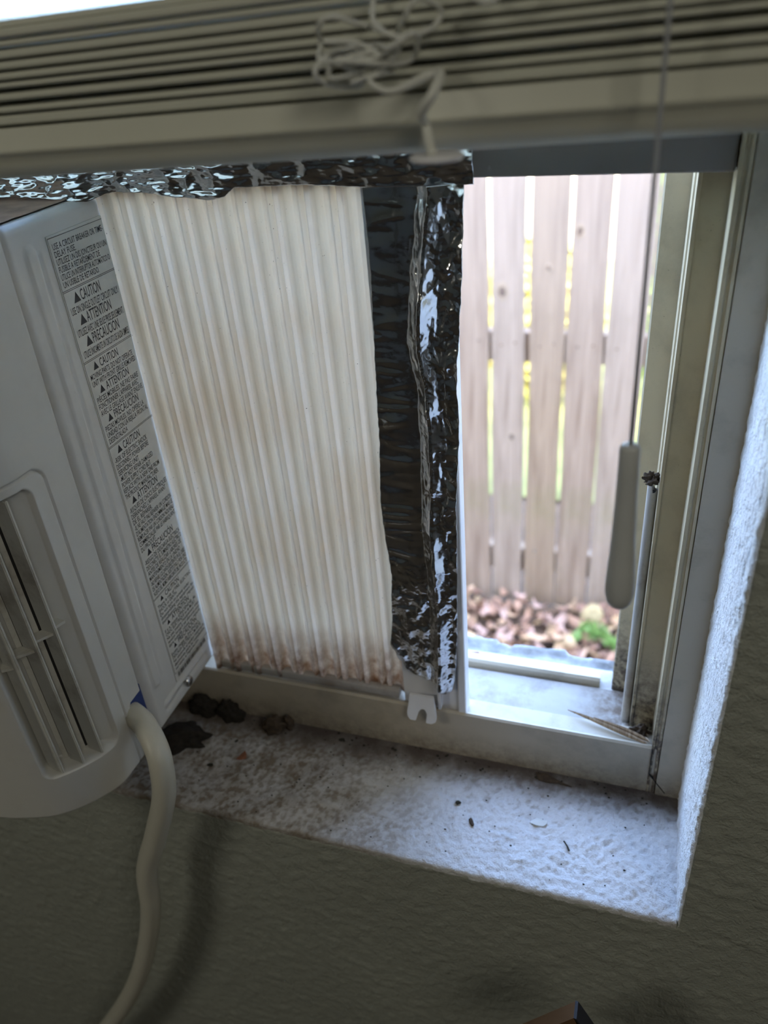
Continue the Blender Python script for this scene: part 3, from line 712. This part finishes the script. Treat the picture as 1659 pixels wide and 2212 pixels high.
# upper foil: from over the air conditioner along the foot of the raised sash
ua = np.arange(0, 1.0001, 1/620.); ta = np.arange(0, 1.0001, 1/64.)
U, T = np.meshgrid(ua, ta, indexing='ij')
XX = -.62+(.62-.1425)*U
bot = np.interp(XX, [-.62, -.43, -.394, -.375, -.363, -.352, -.335, -.317, -.289, -.279, -.2736, -.236, -.200, -.176, -.15, -.1425], [.4210, .4206, .4196, .4180, .4165, .4198, .4200, .4180, .4150, .4165, .4205, .4212, .4192, .4192, .4196, .4196])+.0006*fbm(XX*90, XX*0, 3, 4)
ZZ = bot+(.452-bot)*T
amp = sstep(-.26, -.29, XX)
YY = .0975-.0035*np.sin(np.clip(T, 0, 1)*math.pi*.9)-crumple(XX, ZZ*1.4, 60, 23)*.0022*(.75+.4*amp)-crumple(XX*.5, ZZ*2.2, 150, 3)*.0007*(.5+amp)-.0030*amp*(1-T)**2
YY += -.010*sstep(-.345, -.375, XX)*(1-T)
fh = link('foil_strip', grid_mesh('foil_strip2', np.stack([XX, YY, ZZ], -1), flip=False), 'foil', None, True)
tag(fh, 'crinkled silver foil strip running sideways under the raised sash above the ribbed panel', 'foil')
md = fh.modifiers.new('thick', 'SOLIDIFY'); md.thickness = .0002

# ================================================================== BLIND
bl = tag(empty('window_blind'), 'cream slatted window blind pulled up into a stack at the top', 'blind')
TL = .0258
def tz(x_): return TL*(x_+.2250)
def slat_obj(name, z0, z1, y0=-.025, y1=.025, crown=.0012, jit=0.0):
    bm = bmesh.new(); xs = (-.925, -.46, -.006); n = 12; rings = []
    for x_ in xs:
        ring = []
        for k in range(n+1):
            y_ = y0+(y1-y0)*k/n; ring.append(bm.verts.new((x_, y_, z1+tz(x_)+crown*(1-(2*k/n-1)**2)+jit*(k/n-.5))))
        for k in range(n, -1, -1):
            y_ = y0+(y1-y0)*k/n; ring.append(bm.verts.new((x_, y_, z0+tz(x_)+crown*(1-(2*k/n-1)**2)+jit*(k/n-.5))))
        rings.append(ring)
    N_ = len(rings[0])
    for i in range(2):
        for k in range(N_): bm.faces.new((rings[i][k], rings[i][(k+1) % N_], rings[i+1][(k+1) % N_], rings[i+1][k]))
    bm.faces.new(rings[0][::-1]); bm.faces.new(rings[-1]); bmesh.ops.recalc_face_normals(bm, faces=bm.faces)
    es = [e for e in bm.edges if abs(e.verts[0].co.x-e.verts[1].co.x) > .1 and e.verts[0].co.y < y0+1e-5]
    bmesh.ops.bevel(bm, geom=es, offset=.0006, segments=2, affect='EDGES')
    return link(name, bm_mesh(bm, name), 'blind_vinyl', bl)
zl = [.4697, .4742, .4779, .4823, .4856, .4889, .4925, .4963, .4993, .5033]
gaps = [.0014, .0011, .0022, .0020, .0010, .0012, .0010, .0011, .0010, .0010]
for i in range(9): slat_obj('slat', zl[i]+gaps[i]*.5, zl[i+1]-gaps[i+1]*.5, -.025+random.uniform(-.0008, .0008), .025)
slat_obj('slat', .5037, .5062, -.0235, .0265, jit=.002)
# bottom rail: flat upper face with a lip, lower face rolling under
pr_ = [(-.0250, .4693), (-.0254, .4688), (-.0254, .4625), (-.0262, .4618), (-.0262, .4603), (-.0250, .4596), (-.0243, .4560), (-.0225, .4525), (-.0195, .4503), (-.0150, .4495), (.0200, .4495), (.0250, .4530), (.0250, .4693)]
bm = bmesh.new(); rings = []
for x_ in (-.925, -.46, -.006): rings.append([bm.verts.new((x_, y_, z_+tz(x_))) for y_, z_ in pr_])
for i in range(2):
    for k in range(len(pr_)): bm.faces.new((rings[i][k], rings[i][(k+1) % len(pr_)], rings[i+1][(k+1) % len(pr_)], rings[i+1][k]))
bm.faces.new(rings[0][::-1]); bm.faces.new(rings[-1]); bmesh.ops.recalc_face_normals(bm, faces=bm.faces)
for f_ in bm.faces: f_.smooth = abs(f_.normal.x) < .5
link('bottom_rail', bm_mesh(bm, 'bottom_rail'), 'blind_vinyl', bl)
box('headrail', (-.950, -.028, .955), (-.006, .030, .998), 'blind_vinyl', bl, .002)
for x_ in (-.78, -.47, -.145): tube_obj('lift_cord', [Vector((x_, -.0265, .508+tz(x_))), Vector((x_, -.0265, .75)), Vector((x_, -.0265, .96))], .0006, 'cord_fibre', bl, 6)
# tangled ladder cord bundled in front of the stack, ending in the rail button
K = [(-.1469, .5060), (-.1469, .4993), (-.1445, .4931), (-.1358, .4888), (-.1276, .4901), (-.1245, .4947), (-.1293, .4985), (-.134, .4936), (-.1400, .4895), (-.1463, .4915), (-.1566, .4955), (-.1622, .493), (-.1644, .4887), (-.1626, .4841), (-.1516, .4835), (-.1378, .4814), (-.1324, .4836), (-.1298, .4897), (-.1380, .4862), (-.145, .4869), (-.1592, .4859), (-.1629, .4815), (-.161, .4774), (-.1524, .4757), (-.1500, .4795), (-.1540, .4835), (-.1440, .4850), (-.1400, .4800), (-.1458, .478), (-.1383, .4743), (-.1297, .4771), (-.1252, .4775), (-.1254, .473), (-.1303, .4673), (-.1313, .4626), (-.1292, .4584), (-.1262, .4553)]
random.seed(5)
pts = [(p[0], -.0345+.006*math.sin(i*1.7)+(-.004 if 10 < i < 30 else 0), p[1]) for i, p in enumerate(K)]
pts = catmull(pts, 7); n = len(pts)
rad = [.00085 if i < n*.78 else .00085+.0008*min(1, (i-n*.78)/(n*.06)) for i in range(n)]
tc = tube_obj('tangled_cord', pts, rad, 'cord_fibre', bl, 8)
K2 = [(-.118, .507), (-.1165, .5000), (-.110, .4960), (-.1045, .4975), (-.1035, .5050)]
tube_obj('cord_loop', catmull([(p[0], -.0345, p[1]) for p in K2], 7), .0009, 'cord_fibre', bl, 8)
K3 = [(-.1600, .4890), (-.1500, .4880), (-.1420, .4830), (-.1500, .4800), (-.1590, .4790), (-.1560, .4840), (-.1450, .4835), (-.1360, .4860), (-.1430, .4800), (-.1530, .4770)]
tube_obj('cord_loop', catmull([(p[0], -.0400+.002*math.sin(i), p[1]) for i, p in enumerate(K3)], 7), .0008, 'cord_fibre', bl, 8)
bm = bmesh.new(); cb = Vector((-.1262, -.0350, .4535)); rings = []
for rr, hh_ in ((.0040, -.0016), (.0085, -.0010), (.0095, 0), (.0085, .0008), (.0040, .0011), (.0016, .0011)):
    rings.append([bm.verts.new(cb+Vector((math.cos(2*math.pi*k/32)*rr, math.sin(2*math.pi*k/32)*rr, hh_))) for k in range(32)])
for i in range(5):
    for k in range(32): bm.faces.new((rings[i][k], rings[i][(k+1) % 32], rings[i+1][(k+1) % 32], rings[i+1][k]))
bm.faces.new(rings[0][::-1]); bm.faces.new(rings[-1])
for f_ in bm.faces: f_.smooth = True
link('rail_button', bm_mesh(bm, 'rail_button'), 'white_plastic', bl)
# pull cord and tassel
pcx = lambda z_: -.0556-.0009*(z_-.3486)/.14
cord = tube_obj('pull_cord', [Vector((-.0575, -.036, .96)), Vector((-.0570, -.036, .60)), Vector((-.0566, -.036, .4924)), Vector((-.0560, -.036, .42)), Vector((-.0554, -.036, .348))], .00075, 'pull_cord', bl, 8)
prf = [(.3520, .0006), (.3519, .0022), (.3513, .0034), (.3500, .0039), (.340, .0040), (.325, .0043), (.312, .0047), (.300, .0053), (.292, .0058), (.286, .0061), (.281, .0060), (.2775, .0052), (.2755, .0038), (.2745, .0018), (.2743, .0004)]
bm = bmesh.new(); rings = []
for z_, rr in prf:
    cx = -.0556+(.352-z_)*.022
    rings.append([bm.verts.new((cx+math.cos(2*math.pi*k/28)*rr, -.036+math.sin(2*math.pi*k/28)*rr, z_)) for k in range(28)])
for i in range(len(prf)-1):
    for k in range(28): bm.faces.new((rings[i][k], rings[i+1][k], rings[i+1][(k+1) % 28], rings[i][(k+1) % 28]))
bm.faces.new(rings[0]); bm.faces.new(rings[-1][::-1])
for f_ in bm.faces: f_.smooth = True
link('tassel', bm_mesh(bm, 'tassel'), 'tassel_plastic', cord)

# ================================================================== DEBRIS
def lump(name, loc, size, mat, label, cat, seed, rot=0, rough=.35, group=None):
    bm = bmesh.new(); bmesh.ops.create_icosphere(bm, subdivisions=4, radius=1)
    co = np.array([v_.co[:] for v_ in bm.verts])
    f = 1+rough*fbm(co[:, 0]*1.8+seed, co[:, 1]*1.8+co[:, 2]*1.3, 4, seed)*1.6
    for v_, k in zip(bm.verts, f):
        v_.co = v_.co*k; v_.co.x *= size[0]; v_.co.y *= size[1]; v_.co.z = max(v_.co.z*size[2], -size[2]*.55)+size[2]*.5
    for f_ in bm.faces: f_.smooth = True
    o = link(name, bm_mesh(bm, name), mat); o.location = loc; o.rotation_euler = (0, 0, rot)
    return tag(o, label, cat, group)
lump('dirt_clod', (-.3815, .0895, .0006), (.0140, .0066, .0125), 'clod', 'black crumbly dirt clod against the frame, nearest the air conditioner', 'dirt', 1)
lump('dirt_clod', (-.3560, .0893, .0006), (.0115, .0066, .0120), 'clod', 'black dirt clod against the frame, joined to the right of a similar one', 'dirt', 4)
lump('dirt_clod', (-.3835, .0560, .0006), (.0230, .0125, .0110), 'clod', 'large flat black dirt clod partly under the air conditioner corner', 'dirt', 9, .35)
lump('dirt_clod', (-.3140, .0850, .0006), (.0090, .0058, .0105), 'clod_brown', 'square brown dirt clod on the sill below the ribbed panel', 'dirt', 14, .2)
lump('dirt_clod', (-.3030, .0905, .0006), (.0042, .0034, .0095), 'clod_brown', 'small upright brown clod leaning on the frame beside a square clod', 'dirt', 19)
def chip(name, loc, pts, mat, label, cat, rz=0, tilt=(.1, .05), thick=.0005, group=None):
    bm = bmesh.new(); A = [bm.verts.new((p[0], p[1], thick*.5+.0004*math.sin(i*2.1))) for i, p in enumerate(pts)]
    B = [bm.verts.new((p[0]*.97, p[1]*.97, -thick*.5)) for p in pts]; n = len(pts)
    bm.faces.new(A); bm.faces.new(B[::-1])
    for i in range(n): bm.faces.new((A[i], B[i], B[(i+1) % n], A[(i+1) % n]))
    bmesh.ops.recalc_face_normals(bm, faces=bm.faces)
    o = link(name, bm_mesh(bm, name), mat); o.location = loc; o.rotation_euler = (tilt[0], tilt[1], rz)
    return tag(o, label, cat, group)
random.seed(11)
def rpoly(a, b_, n=7): return [(a*math.cos(2*math.pi*k/n)*random.uniform(.7, 1.1), b_*math.sin(2*math.pi*k/n)*random.uniform(.7, 1.1)) for k in range(n)]
chip('leaf_chip', (-.3283, .0522, .0022), [(-.0050, -.0018), (-.001, -.0028), (.0038, -.0022), (.0042, .0016), (.0030, .0042), (-.0008, .0016)], 'chip_brown', 'dark brown triangular chip on the dull left part of the sill', 'debris', .3, (.5, -.1))
chip('leaf_chip', (-.3495, .0389, .0016), rpoly(.0028, .0018), 'speck_dark', 'small greenish black chip on the sill nearest the power cord', 'debris', .2)
chip('leaf_chip', (-.3400, .0660, .0016), rpoly(.0018, .0012), 'speck_dark', 'tiny black chip on the sill between the clods and the cord', 'debris', .8)
chip('leaf_chip', (-.2560, .0880, .0016), rpoly(.0028, .0018), 'speck_dark', 'black flake on the sill at the frame below the panel middle', 'debris', .1)
chip('paint_flake', (-.0900, .0900, .0012), [(-.012, .003), (-.004, .0035), (.008, -.0005), (.016, -.003), (.006, -.0025), (-.003, -.0035), (-.009, -.003)], 'clod_brown', 'long brown flake lying against the frame foot at right', 'debris', -.02, (.1, .0), .0008)
chip('leaf_chip', (-.0925, .0500, .0020), rpoly(.0065, .0032, 10), 'label_film', 'pale peeling paint flake flat on the bright right part of the sill', 'debris', .1, (.02, .02))
lump('dead_bug', (-.1519, .0524, .0012), (.0022, .0016, .0012), 'speck_dark', 'small dark dead bug at the upper left of the bright sill patch', 'insect', 31, .3)
lump('dead_bug', (-.1390, .0385, .0012), (.0016, .0034, .0012), 'clod_brown', 'brown dead bug on the middle of the bright sill patch', 'insect', 33, .5)
chip('twig', (-.0720, .0360, .0022), [(-.0008, -.0038), (.0004, -.0040), (.0009, .0), (.0002, .0040), (-.0007, .0038), (-.0001, 0)], 'speck_dark', 'thin curved black twig on the right part of the sill', 'debris', .6)
# scattered grit
bm = bmesh.new(); random.seed(21)
for i in range(150):
    px = random.uniform(-.40, -.01); py = random.uniform(.005, .094) if random.random() < .6 else random.uniform(.082, .095); r_ = random.uniform(.00025, .0007)*(1.5 if py > .085 else 1)
    q = bmesh.ops.create_icosphere(bm, subdivisions=1, radius=r_)
    for v_ in q['verts']: v_.co = Vector((v_.co.x*random.uniform(.8, 1.8)+px, v_.co.y+py, v_.co.z*.8+.0012))
g = link('sill_grit', bm_mesh(bm, 'sill_grit'), 'speck_dark'); tag(g, 'dark grit and crumbs scattered over the window sill', 'grit', kind='stuff')
# splinter of wood lying across the channel
bm = bmesh.new(); pr_s = [((-.0830, .1190, .0460), .0004), ((-.0700, .1152, .0462), .0016), ((-.0545, .1100, .0462), .0024), ((-.0400, .1050, .0462), .0026), ((-.0300, .1010, .0465), .0016), ((-.0262, .1000, .0465), .0004)]
tube(bm, catmull([p for p, _ in pr_s], 4), list(np.interp(np.linspace(0, 5, 21), range(6), [r_ for _, r_ in pr_s])), 6, .45)
pr_s = [((-.0640, .1145, .0475), .0004), ((-.0520, .1105, .0480), .0018), ((-.0400, .1070, .0478), .0026), ((-.0300, .1035, .0474), .0022), ((-.0250, .1015, .0470), .0004)]
tube(bm, catmull([p for p, _ in pr_s], 4), list(np.interp(np.linspace(0, 4, 17), range(5), [r_ for _, r_ in pr_s])), 6, .4)
bmesh.ops.recalc_face_normals(bm, faces=bm.faces)
tag(link('wood_splinter', bm_mesh(bm, 'wood_splinter'), 'splinter_wood'), 'long split wood splinter lying on the window channel near the right jamb', 'splinter')
lump('debris_heap', (-.0310, .1130, .0415), (.0062, .0045, .0050), 'clod_brown', 'brown crumb heap in the window channel corner at the right jamb', 'dirt', 51, .1, .6)
tube_obj('t', [Vector((0, 0, 0)), Vector((0, 0, .001)), Vector((0, 0, .002))], .0001, 'clod')  .name = 'tmp'
bpy.data.objects.remove(bpy.data.objects['tmp'])
for k, (a, b_) in enumerate((((-.0300, .1120, .0400), (-.0245, .1010, .0475)), ((-.0330, .1180, .0400), (-.0250, .1080, .0455)))):
    A, B = Vector(a), Vector(b_)
    o = tube_obj('straw', [A, (A+B)/2+Vector((.0006, 0, .0008)), B], [.0008, .0006, .0002], 'splinter_wood', None, 6)
    tag(o, ['thick pale straw bit standing in the corner debris at the jamb foot', 'thin straw bit lying behind a thicker one in the jamb corner'][k], 'straw')
lump('debris_plug', (-.0430, .1285, .2405), (.0042, .0034, .0042), 'clod_brown', 'brown dried nest plug on top of the broken tube in the right jamb', 'dirt', 61, .3, .9)
chip('leaf_chip', (-.1660, .1820, .0262), [(-.0075, .0025), (.0010, .0045), (.0085, -.0040), (.0020, -.0035)], 'chip_brown', 'reddish brown chip on the outer ledge beside the white panel edge', 'debris', 0, (.0, .0), .0006)

# ================================================================== BOARD AT THE BOTTOM
bo = tag(empty('wooden_board'), 'blurred brown wooden board with black edge at the bottom of the picture', 'board')
bx_ = prism('panel_face', [(-.0980, -.0880), (-.0553, -.0260), (-.0440, -.0460), (-.0440, -.0880)], 1, -.060, -.050, 'furniture_wood', bo)
prism('dark_edge', [(-.0553, -.0260), (-.0535, -.0262), (-.0300, -.0730), (-.0330, -.0790), (-.0440, -.0560)], 1, -.060, -.0495, 'furniture_edge', bo)

# ================================================================== OUTSIDE
gnd = struct(empty('ground'))
x = np.arange(-3.2, 2.2, .05); yv = np.arange(.19, 3.0, .05)
XX, YY = np.meshgrid(x, yv, indexing='ij')
link('soil', grid_mesh('soil', np.stack([XX, YY, -1.325+.015*fbm(XX*4, YY*4, 3)], -1)), 'soil', gnd, True)
x = np.arange(-9, 8, .25); yv = np.arange(2.6, 14, .25); XX, YY = np.meshgrid(x, yv, indexing='ij')
link('lawn', grid_mesh('lawn', np.stack([XX, YY, -1.32+.02*fbm(XX, YY, 3)], -1)), 'grass', gnd, True)
# dry leaves, six curled blades re-used
random.seed(4)
def leaf_mesh(i):
    n = 7; m_ = 4; P = np.zeros((n, m_+1, 3)); L = random.uniform(.042, .062); W = L*random.uniform(.28, .42); cu_ = random.uniform(.5, 1.5); cv = random.uniform(.3, 1.1)*random.choice((-1, 1))
    for a in range(n):
        t_ = a/(n-1); wd = W*math.sin(math.pi*min(max(t_*.94+.03, 0), 1))**.8
        for b_ in range(m_+1):
            s_ = b_/m_*2-1
            P[a, b_] = ((t_-.5)*L*2*.6, s_*wd, cu_*L*((t_-.5)**2)*1.2+cv*abs(s_)**1.5*wd*.8+.002*math.sin(a*2+b_))
    return grid_mesh('leaf_blade_%d' % i, P)
LM = []
for i in range(6):
    me = leaf_mesh(i); me.materials.append(MATS['dry_leaf_%d' % i])
    for p in me.polygons: p.use_smooth = True
    LM.append(me)
cnt = 0
for i in range(290):
    dense_zone = i < 230
    px = random.uniform(-.62, .12) if dense_zone else random.uniform(-1.2, .6); py = random.uniform(1.48, 1.885) if dense_zone else random.uniform(1.0, 1.88)
    o = bpy.data.objects.new('leaf', LM[random.randrange(6)]); C.objects.link(o); o.parent = gnd
    o.location = (px, py, -1.300+random.uniform(0, .030)); s_ = random.uniform(.75, 1.3); o.scale = (s_, s_, s_)
    o.rotation_euler = (random.gauss(0, .55), random.gauss(0, .55), random.uniform(0, 6.28))
# under-layer of litter too small to pick apart
bm = bmesh.new()
for i in range(1500):
    px = random.uniform(-1.4, .8); py = random.uniform(.5, 1.88); L = random.uniform(.012, .028); R3 = Euler((random.gauss(0, .4), random.gauss(0, .4), random.uniform(0, 6.28))).to_matrix()
    vs = [bm.verts.new(Vector((px, py, -1.306+random.uniform(0, .008)))+R3 @ Vector(p)) for p in ((-L, 0, 0), (0, -L*.45, .002), (L, 0, .003), (0, L*.45, 0))]
    bm.faces.new(vs)
o = link('litter', bm_mesh(bm, 'litter'), 'dry_leaf_1', gnd); o['kind'] = 'stuff'
# pale rock and weeds at the fence foot
lump('rock', (-.1450, 1.825, -1.300), (.036, .030, .046), 'yellow_rock', 'pale yellow rounded rock in the dry leaves at the fence foot', 'rock', 8, .3, .15)
def weed(cx, cy, n, r, label):
    root = tag(empty('weed'), label, 'plant'); bm = bmesh.new()
    for i in range(n):
        a = random.uniform(0, 6.28); d_ = r*math.sqrt(random.random()); p = Vector((cx+d_*math.cos(a), cy+d_*math.sin(a)*.8, -1.272+random.uniform(-.012, .014)))
        L = random.uniform(.007, .013); R3 = Euler((random.gauss(0, .5), random.gauss(0, .5), random.uniform(0, 6.28))).to_matrix()
        for q in range(3):
            Rq = R3 @ Euler((0, 0, q*2.09)).to_matrix()
            vs = [bm.verts.new(p+Rq @ Vector(v_)) for v_ in ((0, 0, 0), (L*.6, -L*.4, .001), (L*1.1, 0, .002), (L*.6, L*.4, .001))]
            bm.faces.new(vs)
    link('foliage', bm_mesh(bm, 'foliage'), 'weed_leaf', root)
    bm = bmesh.new()
    for i in range(10):
        a = random.uniform(0, 6.28); e = Vector((cx+r*.6*math.cos(a), cy+r*.5*math.sin(a), -1.270)); tube(bm, [Vector((cx, cy, -1.315)), (Vector((cx, cy, -1.30))+e)/2, e], .0008, 5)
    link('stem', bm_mesh(bm, 'stem'), 'weed_leaf', root)
weed(-.1330, 1.745, 110, .046, 'bright green clover clump among dry leaves below the pale rock')
weed(-.0630, 1.705, 60, .030, 'smaller green clover clump at the right jamb edge')
weed(-.1900, 1.700, 26, .020, 'sparse green sprig just above the stone ledge')
# fence
fen = tag(empty('wooden_fence'), 'weathered vertical board fence with narrow gaps, seen through the window opening', 'fence')
FYF = 1.9; pitch = .1080; GZ = -1.296
gapw = {0: .011, 1: .015, 2: .008, 3: .006, 4: .005}
gapx = [-.4995+.1087*k for k in range(-16, 22)]
random.seed(9)
for k in range(len(gapx)-1):
    kk = k-16
    g0 = gapw.get(kk, .010); g1 = gapw.get(kk+1, .010)
    x0 = gapx[k]+g0/2; x1 = gapx[k+1]-g1/2
    bm = bmesh.new(); n = 14; yf = random.uniform(-.003, .003); rings = []
    for i in range(n+1):
        z_ = GZ-.01+(1.85)*i/n; w0 = .0022*math.sin(i*.9+k*2)+random.uniform(-.0006, .0006); w1 = .0022*math.sin(i*.7+k*3+1)+random.uniform(-.0006, .0006)
        rings.append([bm.verts.new(p) for p in ((x0+w0, FYF+yf, z_), (x1+w1, FYF+yf, z_), (x1+w1, FYF+.016+yf, z_), (x0+w0, FYF+.016+yf, z_))])
    for i in range(n):
        for q in range(4): bm.faces.new((rings[i][q], rings[i][(q+1) % 4], rings[i+1][(q+1) % 4], rings[i+1][q]))
    bm.faces.new(rings[0][::-1]); bm.faces.new(rings[-1]); bmesh.ops.recalc_face_normals(bm, faces=bm.faces)
    for v_ in bm.verts: v_.co.z -= GZ; v_.co.x -= x0
    o = link('board', bm_mesh(bm, 'board'), 'fence_wood_%d' % (k % 3), fen); o.location = (x0, 0, GZ)
    if -4 <= kk <= 5:
        for nx_ in (.30, .72):
            if random.random() < .85:
                a = x0+(x1-x0)*nx_; nb = bmesh.new(); bmesh.ops.create_cone(nb, segments=10, radius1=.0035, radius2=.0030, depth=.002, cap_ends=True, matrix=Matrix.Translation((a-x0, FYF+yf-.0008, -.362+random.uniform(-.006, .006)-GZ)) @ Matrix.Rotation(math.pi/2, 4, 'X'))
                no = link('nail', bm_mesh(nb, 'nail'), 'knot_wood', o)
    for kx, kz, kr in ((-.4627, -.2102, .016), (-.336, -.1414, .008), (-.2572, -.046, .012), (-.4327, -.6653, .010), (-.3511, -1.0897, .006)):
        if x0 < kx < x1:
            for rr, mt, dy in ((kr*1.5, 'knot_ring', 0), (kr*.85, 'knot_wood', .0006)):
                nb = bmesh.new(); bmesh.ops.create_cone(nb, segments=20, radius1=rr, radius2=rr*.8, depth=.0016, cap_ends=True, matrix=Matrix.Translation((kx-x0, FYF+yf-dy, kz-GZ)) @ Matrix.Diagonal((.85, 1, 1.25, 1)) @ Matrix.Rotation(math.pi/2, 4, 'X'))
                link('knot', bm_mesh(nb, 'knot'), mt, o)
for z0, z1 in ((-.425, -.335), (-1.19, -1.10), (.36, .45)): box('rail', (-2.4, FYF+.0205, z0), (1.9, FYF+.058, z1), 'fence_wood_0', fen)
for x_ in (-1.55, 1.15): box('post', (x_, FYF+.059, GZ-.02), (x_+.09, FYF+.149, .55), 'fence_wood_0', fen)

# shrubs and a neighbour's wall beyond the fence
def shrub(name, cx, cy, rx, rz, z0, n, mat, label, seed):
    rnd = random.Random(seed); root = tag(empty(name), label, 'shrub', 'shrubs beyond the fence'); bm = bmesh.new()
    for i in range(n):
        th = rnd.uniform(0, 2*math.pi); ph = math.acos(rnd.uniform(-1, 1)); r_ = rnd.uniform(.75, 1.05)
        p = Vector((cx+rx*r_*math.sin(ph)*math.cos(th), cy+rx*.6*r_*math.sin(ph)*math.sin(th), z0+rz*(1+r_*math.cos(ph))))
        L = rnd.uniform(.025, .05); R3 = Euler((rnd.uniform(0, 6.28), rnd.uniform(0, 6.28), rnd.uniform(0, 6.28))).to_matrix()
        vs = [bm.verts.new(p+R3 @ Vector(v_)) for v_ in ((-L, 0, 0), (0, -L*.5, .004), (L, 0, 0), (0, L*.5, .004))]
        bm.faces.new(vs)
    link('foliage', bm_mesh(bm, 'foliage'), mat, root)
    tube_obj('trunk', [Vector((cx, cy, -1.32)), Vector((cx+.02, cy, z0+rz*.5)), Vector((cx, cy, z0+rz*1.2))], [.03, .025, .015], 'fence_wood_0', root, 8)
shrub('shrub', -1.28, 3.7, .30, .62, -1.25, 2600, 'hedge_yellow', 'yellow green shrub glimpsed through the left fence gaps', 1)
shrub('shrub', -.58, 3.55, .30, .40, -1.28, 2600, 'hedge_yellow', 'yellow green low shrub glimpsed through the middle fence gaps', 2)
shrub('shrub', .10, 3.6, .30, .62, -1.28, 3000, 'hedge_green', 'green shrub glimpsed through the right fence gaps', 3)
shrub('shrub', .85, 3.9, .34, .70, -1.28, 2600, 'hedge_green', 'green shrub beyond the fence to the far right', 4)
shrub('shrub', -2.05, 3.9, .34, .70, -1.28, 2600, 'hedge_green', 'green shrub beyond the fence to the far left', 5)
nb_ = box('neighbour_wall', (-8, 6.2, -1.35), (6, 6.4, 1.6), 'siding'); tag(nb_, 'pale sunlit wall glimpsed through the fence gaps', 'wall'); nb_['kind'] = 'structure'
